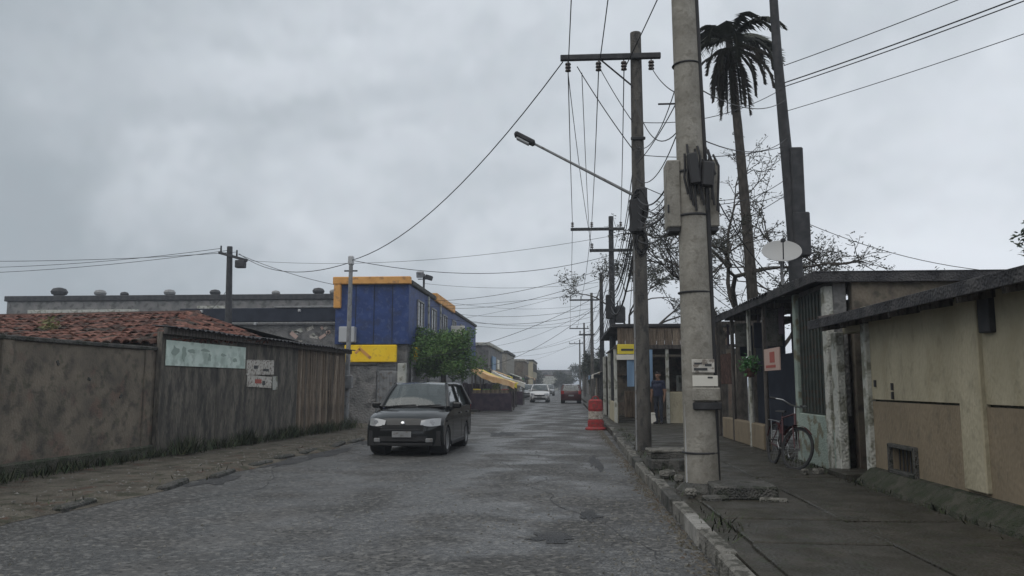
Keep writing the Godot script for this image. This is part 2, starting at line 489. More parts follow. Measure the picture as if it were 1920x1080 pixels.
	plain("sign_pink", 0.50, 0.36, 0.31, 0.7)
	plain("glass_far", 0.045, 0.052, 0.06, 0.08, 0.0, 0.9)
	for t in [["leaf_green", 0.062, 0.115, 0.036], ["leaf_dark", 0.034, 0.052, 0.026], ["leaf_grey", 0.055, 0.062, 0.045], ["leaf_palm", 0.036, 0.040, 0.028], ["leaf_dry", 0.05, 0.042, 0.032], ["leaf_bright", 0.06, 0.16, 0.05]]:
		var m := plain(t[0], t[1], t[2], t[3], 0.7)
		m.vertex_color_use_as_albedo = true
		m.albedo_color = Color.WHITE
		m.cull_mode = BaseMaterial3D.CULL_DISABLED
		m.backlight_enabled = true
		m.backlight = lin(t[1] * 0.5, t[2] * 0.5, t[3] * 0.4)
	var gl := plain("car_glass", 0.10, 0.12, 0.122, 0.05, 0.0, 0.9)
	gl.transparency = BaseMaterial3D.TRANSPARENCY_ALPHA
	gl.albedo_color = Color(gl.albedo_color, 0.55)
	for t in [["car_grey", 0.009, 0.010, 0.011], ["car_white", 0.62, 0.62, 0.62], ["car_red", 0.055, 0.01, 0.012], ["car_silver", 0.25, 0.26, 0.27]]:
		var m := plain(t[0], t[1], t[2], t[3], 0.5, 0.0, 0.25)
		m.clearcoat_enabled = true
		m.clearcoat = 0.9
		m.clearcoat_roughness = 0.08
	plain("lens", 0.30, 0.31, 0.32, 0.12, 0.2, 0.9)
	plain("lens_red", 0.35, 0.02, 0.02, 0.2, 0.0, 0.8)
	plain("seat_cloth", 0.06, 0.06, 0.062, 0.95)
	plain("bike_red", 0.065, 0.018, 0.022, 0.5)

# ---------------------------------------------------------------- the ground
func make_ground() -> void:
	var b := MB.new()
	b.quad(Vector3(-900, -0.03, 60), Vector3(900, -0.03, 60), Vector3(900, -0.03, -1500), Vector3(-900, -0.03, -1500))
	structure("ground", "bare brown earth under the street and its yards", b, M.dirt)

	b = MB.new()
	b.quad(Vector3(-9.1, 0, 59), Vector3(1.2, 0, 59), Vector3(1.2, 0, -14), Vector3(-6.0, 0, -14))
	b.quad(Vector3(-6.0, 0, -14), Vector3(1.2, 0, -14), Vector3(1.55, 0, -34), Vector3(-5.25, 0, -34))
	b.quad(Vector3(-5.25, 0, -34), Vector3(1.55, 0, -34), Vector3(1.6, 0, -330), Vector3(-5.1, 0, -330))
	var road := structure("road", "worn grey asphalt street running between the houses", b, M.asphalt)
	# tar repairs, each an irregular thin sheet
	rng.seed = 5
	for e in [[-0.15, -7.9, 0.22, 0.3], [0.25, -9.2, 0.14, 0.4], [-5.35, -12.2, 0.35, 0.8], [-5.3, -15.2, 0.3, 1.1], [0.55, -15.5, 0.12, 1.6], [-1.9, -24.0, 0.5, 1.2], [-5.1, -17.3, 0.35, 1.4], [-5.0, -20.5, 0.3, 1.2]]:
		var poly := PackedVector2Array()
		for i in 22:
			var a := TAU * i / 22
			var r := 0.45 + 0.75 * rng.randf()
			poly.append(Vector2(cos(a) * e[2] * r, sin(a) * e[3] * r))
		var q := MB.new()
		for i in Geometry2D.triangulate_polygon(poly).size() / 3:
			var t := Geometry2D.triangulate_polygon(poly)
			q.oface(Vector3(e[0] + poly[t[i * 3]].x, 0.005, e[1] + poly[t[i * 3]].y), Vector3(e[0] + poly[t[i * 3 + 1]].x, 0.005, e[1] + poly[t[i * 3 + 1]].y), Vector3(e[0] + poly[t[i * 3 + 2]].x, 0.005, e[1] + poly[t[i * 3 + 2]].y), Vector3.UP)
		put(road, "asphalt_patch", q, M.asphalt_dark)
	# cracks in the asphalt, each a thin wandering strip
	for e in [[0.75, -7.0, 0.02, 12.0], [-5.0, -9.5, 0.1, 7.0], [-0.2, -15.5, 0.12, 8.0], [-2.6, -21.0, 1.45, 2.6]]:
		var cr := MB.new()
		var pc := Vector3(e[0], 0.004, e[1])
		var an: float = e[2]
		var tt := 0.0
		while tt < e[3]:
			var dd := Vector3(sin(an), 0, -cos(an))
			var ww := Vector3(dd.z, 0, -dd.x) * rng.randf_range(0.003, 0.007)
			var q2 := pc + dd * 0.16
			cr.oquad(pc - ww, pc + ww, q2 + ww, q2 - ww, Vector3.UP)
			pc = q2
			an = e[2] + clampf(an - e[2] + rng.randfn(0, 0.25), -0.5, 0.5)
			tt += 0.16
		put(road, "crack", cr, M.asphalt_dark)
	# loose chippings on the road
	var ch := MB.new()
	for i in 2600:
		var zz := -5.0 - pow(rng.randf(), 1.6) * 30.0
		var xx := rng.randf_range(-5.4, 1.1)
		if rng.randf() < 0.5: xx = 1.15 - absf(rng.randfn(0, 0.8))
		pebble(ch, Vector3(xx, 0.0, zz), rng.randf_range(0.006, 0.02))
	stuff(road, "chipping", "", ch, M.kerb)

	# left verge: packed earth with a ragged edge towards the road
	b = MB.new()
	var rows := [[], [], []]
	for i in 90:
		var zz := 6.0 - i * 0.55
		var xe := road_left(zz) + 0.10 * sin(i * 0.9) + 0.05 * sin(i * 2.3) + rng.randf_range(-0.04, 0.04)
		rows[0].append(Vector3(xe, 0.004, zz))
		rows[1].append(Vector3(xe - 0.28, 0.04 + rng.randf() * 0.012, zz))
		rows[2].append(Vector3(-12.0, 0.13, zz))
	b.grid(rows, Vector3.UP)
	var verge := structure("verge", "brown packed earth verge between the road and the walls opposite the poles", b, M.dirt)
	var st := MB.new()
	for i in 900:
		var zz := -5.0 - rng.randf() * 26.0
		pebble(st, Vector3(road_left(zz) - absf(rng.randfn(0, 0.9)), 0.07, zz), rng.randf_range(0.008, 0.03))
	stuff(verge, "pebble", "", st, M.kerb)
	b = MB.new()
	b.slab(Vector3(-9.5, -0.02, -43.6), Vector3(-4.75, 0.12, -330))
	structure("far_pavement", "far concrete pavement in front of the blue building", b, M.pavement)

	# broken kerb pieces along the verge
	for e in [[-17.3, 1.1], [-15.9, 0.9], [-14.6, 0.8], [-12.9, 1.0], [-11.4, 0.9], [-19.2, 1.2], [-20.6, 1.1], [-22.0, 1.2], [-23.6, 1.1], [-25.3, 1.2], [-9.4, 0.7]]:
		var k := boxpart(verge, "kerb_stone", M.concrete_dark, Vector3.ZERO, Vector3(0.16, 0.11, e[1]), 0.025)
		k.position = Vector3(road_left(e[0]) - 0.06 + rng.randf_range(-0.12, 0.08), 0.005 + rng.randf() * 0.02, e[0])
		k.rotation = Vector3(rng.randf_range(-0.03, 0.03), 0.05 + rng.randf_range(-0.1, 0.1), rng.randf_range(-0.1, 0.1))

	# right pavement with its kerb
	b = MB.new()
	b.slab(Vector3(1.32, -0.02, 59), Vector3(12.0, 0.15, -60))
	b.slab(Vector3(1.62, -0.02, -60), Vector3(12.0, 0.15, -330))
	var walk := structure("pavement", "cracked concrete pavement carrying the poles and the bicycle", b, M.pavement)
	var zk := 4.0
	while zk > -58.0:
		var l := rng.randf_range(0.85, 1.05)
		var x0 := 1.2 if zk > -14 else lerpf(1.2, 1.5, clampf((-14 - zk) / 20.0, 0, 1))
		var white := zk < -7.0 and zk > -8.0
		var k := boxpart(walk, "kerb_stone", M.kerb_white if white else (M.kerb if rng.randf() < 0.7 else M.concrete_dark), Vector3.ZERO, Vector3(0.14, 0.24, l - 0.015), 0.018)
		k.position = Vector3(x0 + 0.055 + rng.randf_range(-0.015, 0.015), 0.045 + rng.randf_range(-0.02, 0.012), zk - l * 0.5)
		k.rotation = Vector3(rng.randf_range(-0.012, 0.012), rng.randf_range(-0.015, 0.015), rng.randf_range(-0.05, 0.03))
		zk -= l
	# slabs of the footway whose joints show beside the poles
	zk = -6.2
	while zk > -19.0:
		for r in 2:
			var k := boxpart(walk, "paving_slab", [M.pavement, M.pavement, M.concrete_dark][rng.randi() % 3] if r == 0 else M.pavement, Vector3.ZERO, Vector3(1.12, 0.05, 1.16), 0.012)
			k.position = Vector3(2.05 + r * 1.16 + rng.randf_range(-0.02, 0.02), 0.147 + rng.randf_range(-0.004, 0.012), zk)
			k.rotation = Vector3(rng.randf_range(-0.01, 0.01), rng.randf_range(-0.015, 0.015), rng.randf_range(-0.012, 0.012))
		zk -= 1.2
	# grit and dead leaves in the gutter
	var gr := MB.new()
	for i in 1500:
		var zz := -5.5 - rng.randf() * 22.0
		pebble(gr, Vector3(1.17 - absf(rng.randfn(0, 0.09)), 0.0, zz), rng.randf_range(0.008, 0.028))
	stuff(walk, "gutter_grit", "", gr, M.dirt)

func road_left(z: float) -> float:
	if z > -14.0: return lerpf(-6.6, -5.5, (12.0 - z) / 26.0)
	return lerpf(-5.5, -4.75, clampf((-14.0 - z) / 20.0, 0, 1))

func pebble(b: MB, p: Vector3, r: float) -> void:
	var a := rng.randf() * TAU
	var q := []
	for i in 4:
		q.append(p + Vector3(cos(a + i * PI / 2), 0, sin(a + i * PI / 2)) * r * rng.randf_range(0.7, 1.3))
	var top := p + Vector3.UP * r * rng.randf_range(0.5, 1.0)
	for i in 4:
		b.oface(q[i], q[(i + 1) % 4], top, q[i] + q[(i + 1) % 4] - 2 * p + Vector3.UP * r * 0.5)

# blades of grass and weeds along a line
func weeds(called: String, label: String, a: Vector3, e: Vector3, n: int, spread: float, hi: float, category := "") -> void:
	var b := MB.new()
	b.tint = Color.WHITE
	var dir := e - a
	for i in n:
		var t := rng.randf()
		var clump := 0.5 + 0.5 * sin(t * 37.0) * sin(t * 11.0 + 1.0)
		if rng.randf() > 0.12 + clump * clump: continue
		var p := a + dir * t + Vector3(rng.randfn(0, spread), 0, rng.randfn(0, spread))
		var h := hi * rng.randf_range(0.3, 1.0) * (0.5 + 0.6 * clump)
		var ang := rng.randf() * TAU
		var w := Vector3(cos(ang), 0, sin(ang)) * rng.randf_range(0.003, 0.009)
		var lean := Vector3(rng.randfn(0, 0.45), 1, rng.randfn(0, 0.45)) * h
		var s := rng.randf_range(0.6, 1.3)
		b.tint = Color(0.040 * s * rng.randf_range(0.8, 1.5), 0.062 * s, 0.024 * s)
		var up := Vector3.UP
		b.tri(p - w, p + w, p + lean * 0.6 + w * 0.9, up, up, up)
		b.tri(p - w, p + lean * 0.6 + w * 0.9, p + lean, up, up, up)
	b.tint = Color.WHITE
	stuff(self, called, label, b, M.leaf_dark)

# ---------------------------------------------------------------- roofs of clay tiles, tile by tile
# corner: lower near corner; along: unit vector on the eave; up: unit vector up the slope; inside(u, v) says where tiles lie
func tile_roof(parent: Node3D, corner: Vector3, along: Vector3, up: Vector3, la: float, lu: float, inside: Callable) -> void:
	var nrm := along.cross(up).normalized()
	if nrm.y < 0: nrm = -nrm
	var w := 0.21
	var l := 0.36
	var proto := MB.new()
	var rows := []
	for s in 2:
		var r := []
		for k in 7:
			var a := PI * k / 6
			var rad := 0.115 - 0.02 * s
			r.append(Vector3(-cos(a) * rad, sin(a) * rad * 0.75 + (0.022 if s == 0 else 0.0), s * 0.44))
		rows.append(r)
	proto.grid(rows, Vector3.UP)
	for k in 6:
		var p: Vector3 = rows[0][k]
		var q: Vector3 = rows[0][k + 1]
		proto.oquad(p, q, q * Vector3(0.84, 0.8, 1), p * Vector3(0.84, 0.8, 1), Vector3(0, 0, -1))
	var mesh := proto.mesh(M.tile_a)
	var spots := []
	for j in int(lu / l):
		for i in int(la / w):
			var u := (i + 0.5) * w
			var v := j * l
			if not inside.call(u, v + 0.18): continue
			var p := corner + along * u + up * v + nrm * 0.02
			spots.append([p.distance_to(Vector3(0, 1.45, 0)), p])
	spots.sort_custom(func(a, b): return a[0] < b[0])
	var mats := [M.tile_a, M.tile_b, M.tile_c, M.tile_d, M.tile_e]
	var side := up.cross(nrm).normalized()
	var B := Basis(side, nrm, up)
	if B.determinant() < 0: B = Basis(-side, nrm, up)
	var rest := MB.new()
	var few := {}
	for i in spots.size():
		var p: Vector3 = spots[i][1]
		var T := Transform3D(B.rotated(nrm, rng.randfn(0, 0.06)).rotated(side, rng.randfn(0, 0.03)), p + nrm * rng.randf_range(-0.012, 0.016) + up * rng.randf_range(-0.03, 0.03))
		var mi := rng.randi() % 5
		if i < 300:
			var o := put_mesh(parent, "roof_tile", mesh, mats[mi])
			o.transform = T
		else:
			if not few.has(mi): few[mi] = MB.new()
			for k in proto.v.size():
				few[mi].v.append(T * proto.v[k]); few[mi].n.append(T.basis * proto.n[k])
	for mi in few: stuff(parent, "far_roof_tile", "", few[mi], mats[mi])

# ---------------------------------------------------------------- left side of the street
func make_left() -> void:
	# the plastered boundary wall
	var w := thing("boundary_wall", "stained brown plaster wall with no openings, joined to the streaked shed", "wall")
	var a := Vector3(-8.75, 0, -4.0)
	var e := Vector3(-8.02, 0, -15.25)
	var d := (e - a).normalized()
	var L := a.distance_to(e)
	var B := Basis(d, Vector3.UP, d.cross(Vector3.UP))
	boxpart(w, "wall", M.plaster_brown, a + d * L * 0.5 + Vector3(0, 1.07, 0), Vector3(L, 2.1, 0.16), 0.012, B)
	boxpart(w, "base_course", M.moss, a + d * L * 0.5 + Vector3(0.10, 0.16, 0), Vector3(L, 0.3, 0.10), 0.03, B)
	boxpart(w, "coping", M.concrete_dark, a + d * L * 0.5 + Vector3(0, 2.15, 0), Vector3(L + 0.06, 0.07, 0.26), 0.012, B)
	for t in [3.6, 7.3, 10.9]:
		boxpart(w, "pier", M.plaster_brown, a + d * t + Vector3(0, 1.08, 0), Vector3(0.24, 2.12, 0.23), 0.015, B)
	for q in [[9.2, 1.55], [10.1, 1.25], [6.4, 1.42], [8.4, 1.8]]:
		boxpart(w, "plaster_chip", M.concrete_dark, a + d * q[0] + Vector3(0.085, q[1], 0), Vector3(0.09, 0.05, 0.012), 0.003, B.rotated(B.z, q[0]))

	# the tiled house behind that wall
	var h := thing("tiled_house", "low house with a weathered red clay tile roof behind the brown wall", "house")
	var N := Vector3(-7.95, 2.24, -15.2)
	var d2 := Vector3(0.12, 0, -0.9928)
	var d1 := Vector3(-0.9928, 0, -0.12)
	var F := N + d2 * 4.6 + Vector3(0, 0.22, 0)
	var Lf := N + d1 * 9.0
	var R0 := N + d2 * 4.5 + d1 * 2.0 + Vector3(0, 0.98, 0)
	var R1 := R0 + d1 * 6.8
	var body := MB.new()
	var poly := [N + d1 * 0.5 + d2 * 0.4, Lf + d2 * 0.4, Lf + d2 * 8.5, N + d2 * 8.5 + d1 * 0.5]
	for i in 4:
		var p: Vector3 = poly[i]
		var q: Vector3 = poly[(i + 1) % 4]
		body.oquad(Vector3(p.x, 0, p.z), Vector3(q.x, 0, q.z), q + Vector3(0, 0.12, 0), p + Vector3(0, 0.12, 0), (p + q) * 0.5 - (poly[0] + poly[2]) * 0.5)
	put(h, "wall", body, M.plaster_grey)
	var deck := MB.new()
	deck.oquad(N, Lf, R1, R0, Vector3(0, 1, 0.5))
	deck.oface(N, F, R0, Vector3(1, 1, 0))
	deck.oquad(R0, R1, Lf + d2 * 9, F + d2 * 4.4, Vector3(0, 1, -1))
	put(h, "roof_deck", deck, M.steel_dark)
	var up1 := (R0 - N - d1 * (R0 - N).dot(d1)).normalized()
	var lu1 := (R0 - N).dot(up1)
	var hip := (R0 - N).dot(d1)
	tile_roof(h, N + Vector3(0, 0.02, 0) - up1 * 0.25, d1, up1, 9.0, lu1 + 0.25, func(u, v): return u > hip * (v - 0.25) / lu1 - 0.05)
	var al := (F - N).normalized()
	var up2 := (R0 - N - al * (R0 - N).dot(al)).normalized()
	var lu2 := (R0 - N).dot(up2)
	var apex := (R0 - N).dot(al)
	var l2 := (F - N).length()
	var rest := func(u, v): return v < lu2 * minf(u / apex, (l2 - u) / maxf(l2 - apex, 0.05)) + 0.1
	tile_roof(h, N + Vector3(0, 0.03, 0) - up2 * 0.1, al, up2, l2, lu2 + 0.1, rest)
	var ridge := MB.new()
	ridge.tube([R0 + Vector3(0, 0.04, 0), R1 + Vector3(0, 0.04, 0)], 0.10, 8)
	put(h, "ridge_cap", ridge, M.tile_d)
	ridge = MB.new()
	ridge.tube([N + Vector3(0, 0.05, 0), R0 + Vector3(0, 0.05, 0)], 0.09, 8)
	put(h, "hip_cap", ridge, M.tile_d)
	boxpart(h, "eave_board", M.board_c, (N + Lf) * 0.5 + Vector3(0, -0.06, 0.05), Vector3(9.0, 0.12, 0.04), 0.0, Basis(d1, Vector3.UP, d1.cross(Vector3.UP)))

	# fern growing in the tiles
	var fe := MB.new()
	fe.tint = Color.WHITE
	rng.seed = 12
	leaf_cloud(fe, Vector3(0, 0.16, 0), Vector3(0.26, 0.17, 0.2), 160, 0.05, Color(0.17, 0.17, 0.07))
	var fo := put(self, "roof_fern", fe, M.leaf_bright)
	fo.position = Vector3(-11.4, 2.62, -17.0)
	tag(fo, "small yellowish fern growing on the red tiled roof", "plant")

	# the plank shed
	var s := thing("street_shed", "long mould streaked shed ending in upright weathered boards under a thin black roof", "shed")
	a = Vector3(-7.88, 0.08, -15.1)
	e = Vector3(-7.02, 0.08, -25.3)
	d = (e - a).normalized()
	L = a.distance_to(e)
	B = Basis(d, Vector3.UP, d.cross(Vector3.UP))
	var inw := -d.cross(Vector3.UP)
	if inw.x > 0: inw = -inw
	var out := -inw
	rng.seed = 77
	for i in 3:
		boxpart(s, "wall_panel", M.mould_wall, a + d * (1.07 + i * 2.14) + Vector3(0, 1.2, 0) + out * (0.006 * (i % 2)), Vector3(2.13, 2.42, 0.12), 0.01, B)
	var t := 6.42
	while t < L - 0.05:
		var bw := rng.randf_range(0.11, 0.19)
		var hgt := 2.42 + rng.randf_range(-0.05, 0.03)
		var m: Material = [M.board_a, M.board_c, M.board_c, M.board_a, M.board_e][rng.randi() % 5]
		m = [M.board_b, M.board_a, M.board_e, M.board_d, M.board_b][rng.randi() % 5]
		var o := boxpart(s, "board", m, Vector3(0, hgt * 0.5, 0), Vector3(bw - 0.012, hgt, 0.025), 0.004)
		o.transform = Transform3D(B.rotated(B.z, rng.randfn(0, 0.008)), a + d * (t + bw * 0.5) + out * rng.randf_range(-0.008, 0.012) + Vector3(0, rng.randf_range(-0.02, 0.05), 0))
		t += bw
	for q in [0.4, 1.2, 2.1]: boxpart(s, "rail", M.board_c, a + d * (L + 6.42) * 0.5 + inw * 0.06 + Vector3(0, q, 0), Vector3(L - 6.42, 0.09, 0.05), 0.0, B)
	for q in [6.5, L - 0.05]: boxpart(s, "post", M.board_a, a + d * q + inw * 0.1 + Vector3(0, 1.25, 0), Vector3(0.12, 2.5, 0.12), 0.01, B)
	boxpart(s, "end_wall", M.plaster_grey, e + inw * 1.6 + Vector3(0, 1.2, 0), Vector3(0.12, 2.45, 3.0), 0.0, B)
	# roof of black corrugated sheets, laid one beside another
	t = 0.0
	while t < L:
		var sh := MB.new()
		var rr := [[], []]
		for k in 13:
			var x := -0.5 + k / 12.0
			var yy := 0.022 * sin(k * PI * 0.75)
			rr[0].append(Vector3(x, yy, 0)); rr[1].append(Vector3(x, yy + (0.42 if t > 4.4 else 0.04), 3.6 if t > 4.4 else 0.5))
		sh.grid(rr, Vector3.UP)
		for k in 12: sh.quad(rr[0][k] - Vector3(0, 0.012, 0), rr[0][k + 1] - Vector3(0, 0.012, 0), rr[0][k + 1], rr[0][k])
		var o := put(s, "roof_sheet", sh, M.fibre_roof)
		o.transform = Transform3D(Basis(d, Vector3.UP, inw).rotated(d, rng.randfn(0, 0.01)), a + d * (t + 0.5) + out * (0.30 + rng.randf_range(-0.05, 0.05)) + Vector3(0, 2.47 + rng.randf_range(0, 0.03), 0))
		t += 0.94
	boxpart(s, "fascia", M.board_c, a + d * L * 0.5 + out * 0.16 + Vector3(0, 2.42, 0), Vector3(L + 0.2, 0.13, 0.035), 0.004, B)

	# boards hung on the shed
	var sg := thing("mint_banner", "faded mint green banner with grey smears hung high on the streaked shed wall", "banner")
	var p0 := a + d * 0.12 + out * 0.08
	boxpart(sg, "panel", M.banner_mint, p0 + d * 1.62 + Vector3(0, 2.0, 0), Vector3(3.25, 0.50, 0.02), 0.004, B)
	rng.seed = 47
	for q in [[0.3, 2.04, 0.17, 0.13], [0.62, 2.0, 0.1, 0.15], [0.9, 2.06, 0.16, 0.05], [1.45, 2.1, 0.2, 0.05], [1.62, 1.96, 0.07, 0.1], [2.2, 2.03, 0.14, 0.04], [2.75, 1.93, 0.12, 0.05]]:
		var po := PackedVector2Array()
		for i in 13:
			var an := TAU * i / 13
			var ra := rng.randf_range(0.5, 1.1)
			po.append(Vector2(cos(an) * q[2] * ra, sin(an) * q[3] * ra))
		var sm := MB.new()
		sm.prism(po, 0.004, Transform3D(Basis(d, Vector3.UP, out), p0 + d * q[0] + out * 0.011 + Vector3(0, q[1], 0)))
		put(sg, "smear", sm, M.print_green)
	var pb := thing("notice_board", "scuffed pale plywood notice with torn papers nailed to the streaked shed wall", "notice board")
	p0 = a + d * 3.55 + out * 0.08
	boxpart(pb, "panel", M.paper, p0 + d * 0.62 + Vector3(0, 1.80, 0), Vector3(1.45, 0.36, 0.02), 0.004, B.rotated(B.z, 0.02))
	boxpart(pb, "panel", M.paper, p0 + d * 0.6 + Vector3(0, 1.45, 0), Vector3(1.3, 0.28, 0.02), 0.004, B.rotated(B.z, -0.03))
	boxpart(pb, "torn_sheet", M.plaster_white, p0 + d * 1.45 + Vector3(0, 1.42, 0), Vector3(0.28, 0.34, 0.012), 0.003, B.rotated(B.z, 0.06))
	boxpart(pb, "stain", M.print_red, p0 + d * 0.5 + out * 0.012 + Vector3(0, 1.46, 0), Vector3(0.34, 0.10, 0.006), 0.002, B)
	for q in [[0.35, 1.8, 0.2, 0.08], [0.9, 1.74, 0.3, 0.06], [0.8, 1.42, 0.14, 0.1]]: boxpart(pb, "print", M.print_dark, p0 + d * q[0] + out * 0.013 + Vector3(0, q[1], 0), Vector3(q[2], q[3], 0.005), 0.0, B)
	var lb := boxpart(self, "leaning_plank", M.board_d, Vector3(0, 0.95, 0), Vector3(0.19, 1.9, 0.03), 0.004)
	lb.transform = Transform3D(B.rotated(d, 0.06), a + d * 8.9 + out * 0.12 + Vector3(0, 0.35, 0))
	tag(lb, "pale tan plank standing out from the dark boards near the shed's far end", "plank")

	weeds("verge_weeds", "dark green weeds and grass growing along the foot of the brown wall", Vector3(-7.95, 0.1, -9.0), Vector3(-7.75, 0.1, -15.2), 2600, 0.10, 0.22)
	weeds("shed_weeds", "tall dark weeds growing along the foot of the streaked shed", Vector3(-7.62, 0.1, -15.3), Vector3(-6.8, 0.1, -25.5), 6500, 0.13, 0.42)
	weeds("kerb_grass", "thin grass tufts along the broken kerb of the earth verge", Vector3(-6.15, 0.05, -9.0), Vector3(-5.2, 0.05, -24.0), 260, 0.3, 0.1)

	# thin pipe pole past the shed
	var lp := thing("service_pole", "slim greenish grey pole with a capped top at the shed's far corner", "pole", Vector3(-6.97, 0.05, -25.8))
	var mb := MB.new()
	mb.tube([Vector3(-0.12, 0, 0), Vector3(-0.1, 2.8, 0), Vector3(-0.08, 5.35, 0)], [0.085, 0.075, 0.065], 10)
	put(lp, "pole", mb, M.steel_grey)
	boxpart(lp, "cap", M.porcelain_pale, Vector3(-0.08, 5.5, 0), Vector3(0.18, 0.3, 0.18), 0.03)
	boxpart(lp, "meter_box", M.steel_grey, Vector3(-0.05, 1.5, 0.12), Vector3(0.28, 0.42, 0.16), 0.02)
	rodpart(lp, "bracket", M.steel_dark, Vector3(-0.3, 5.15, 0), Vector3(0.14, 5.15, 0), 0.025)

	# grey gate wall between shed and blue building
	var gw := thing("gate_wall", "streaked pale grey wall with a metal gate between the shed and the blue building", "wall")
	boxpart(gw, "wall", M.plaster_grey, Vector3(-7.55, 1.08, -29.1), Vector3(1.3, 2.16, 0.18), 0.01)
	boxpart(gw, "pier", M.plaster_white, Vector3(-5.95, 1.12, -29.1), Vector3(0.3, 2.24, 0.26), 0.015)
	boxpart(gw, "coping", M.concrete_dark, Vector3(-7.55, 2.2, -29.1), Vector3(1.4, 0.07, 0.28), 0.012)
	var leaf := boxpart(gw, "gate_leaf", M.steel_grey, Vector3(-6.5, 1.0, -29.12), Vector3(0.78, 1.9, 0.05), 0.006)
	for i in 6: boxpart(leaf, "rib", M.steel_grey, Vector3(-6.8 + i * 0.12, 1.0, -29.08), Vector3(0.03, 1.86, 0.03))
	
	# the long warehouse far behind
	var wh := thing("warehouse", "long grey warehouse with a flat roofline carrying a row of round vents", "warehouse")
	boxpart(wh, "wall", M.plaster_grey, Vector3(-30.9, 4.0, -66), Vector3(26.0, 8.0, 12.0), 0.05)
	boxpart(wh, "parapet", M.steel_dark, Vector3(-30.9, 8.2, -66), Vector3(26.3, 0.42, 12.3), 0.04)
	boxpart(wh, "wall_band", M.plaster_white, Vector3(-37.5, 7.15, -59.9), Vector3(9.0, 0.28, 0.24), 0.02)
	boxpart(wh, "wall_band", M.plaster_white, Vector3(-27.2, 7.4, -59.9), Vector3(2.3, 0.25, 0.24), 0.02)
	var k := 0
	for u in [-40.3, -36.9, -34.9, -31.2, -27.5, -22.6, -19.2, -17.95]:
		var v := MB.new()
		var sc := 0.95 if k == 0 else 0.62 + 0.12 * sin(k * 2.3)
		v.lathe([Vector2(0.42, 0), Vector2(0.42, 0.22), Vector2(0.58, 0.28), Vector2(0.66, 0.5), Vector2(0.5, 0.75), Vector2(0.15, 0.85), Vector2(0.0, 0.86)], 12, Transform3D(Basis().scaled(Vector3.ONE * sc), Vector3(u, 8.38, -61.0)))
		put(wh, "roof_vent", v, M.steel_dark if k % 2 == 0 else M.steel_grey)
		k += 1

	# low store with a navy canvas front
	var st := thing("navy_store", "low store with a wide dark navy fascia above a smeared grey wall", "store")
	boxpart(st, "wall", M.plaster_grey, Vector3(-15.6, 2.35, -45.2), Vector3(10.2, 4.7, 6.0), 0.03)
	boxpart(st, "fascia", M.canvas_navy, Vector3(-15.8, 5.2, -42.1), Vector3(10.1, 0.74, 0.3), 0.03)
	boxpart(st, "flashing", M.steel_grey, Vector3(-13.2, 5.62, -42.1), Vector3(4.8, 0.10, 0.42), 0.02)
	boxpart(st, "fascia_end", M.steel_grey, Vector3(-10.8, 5.16, -42.12), Vector3(0.14, 0.85, 0.36), 0.02)
	boxpart(st, "soffit_lip", M.steel_grey, Vector3(-15.8, 4.76, -42.05), Vector3(10.1, 0.1, 0.2), 0.02)
	for q in [[-19.6, 5.4], [-14.2, 5.42], [-16.6, 4.72]]: boxpart(st, "lamp_bracket", M.porcelain_pale, Vector3(q[0], q[1], -41.9), Vector3(0.14, 0.14, 0.14), 0.02)
	rng.seed = 21
	for i in 16:
		boxpart(st, "paint_smear", [M.paper, M.sign_pink, M.plaster_white, M.print_dark][rng.randi() % 4], Vector3(-14.6 + rng.randf() * 3.8, 3.75 + rng.randf() * 0.75, -42.19), Vector3(rng.randf_range(0.12, 0.5), rng.randf_range(0.06, 0.26), 0.012), 0.0, Basis(Vector3.BACK, rng.randfn(0, 0.5)))
	boxpart(st, "floodlight_arm", M.steel_grey, Vector3(-10.4, 4.9, -41.9), Vector3(0.7, 0.06, 0.06), 0.0, Basis(Vector3.BACK, -0.4))
	boxpart(st, "floodlight", M.sign_white, Vector3(-9.75, 4.72, -41.8), Vector3(0.5, 0.12, 0.3), 0.02)

	make_blue_building()
	make_far_left()

func window_part(parent: Node3D, c: Vector3, s: Vector2, facing: Vector3, frame: Material, glass: Material) -> MeshInstance3D:
	var r := facing.cross(Vector3.UP).normalized()
	var B := Basis(r, Vector3.UP, r.cross(Vector3.UP))
	var f := MB.new()
	var fw := 0.07
	for q in [[0, s.y * 0.5, s.x, fw], [0, -s.y * 0.5, s.x, fw], [s.x * 0.5, 0, fw, s.y], [-s.x * 0.5, 0, fw, s.y], [0, 0, fw * 0.7, s.y]]:
		f.box(c + r * q[0] + Vector3.UP * q[1] + facing * 0.03, Vector3(q[2] + 0.01, q[3] + 0.01, 0.08), B)
	var o := put(parent, "window", f, frame)
	boxpart(o, "pane", glass, c + facing * 0.012, Vector3(s.x, s.y, 0.02), 0.0, B)
	boxpart(o, "sill", frame, c + facing * 0.08 + Vector3(0, -s.y * 0.5 - 0.07, 0), Vector3(s.x + 0.2, 0.07, 0.18), 0.01, B)
	return o

func roller(parent: Node3D, c: Vector3, w: float, facing: Vector3, mat: Material) -> void:
	var r := facing.cross(Vector3.UP).normalized()
	var B := Basis(r, Vector3.UP, r.cross(Vector3.UP))
	var o := boxpart(parent, "roller_shutter", mat, c + facing * 0.02, Vector3(w, 2.3, 0.06), 0.0, B)
	for i in 9: boxpart(o, "slat", mat, c + facing * 0.06 + Vector3(0, -1.0 + i * 0.25, 0), Vector3(w, 0.2, 0.05), 0.015, B)
	boxpart(o, "housing", mat, c + facing * 0.12 + Vector3(0, 1.25, 0), Vector3(w + 0.15, 0.22, 0.24), 0.02, B)

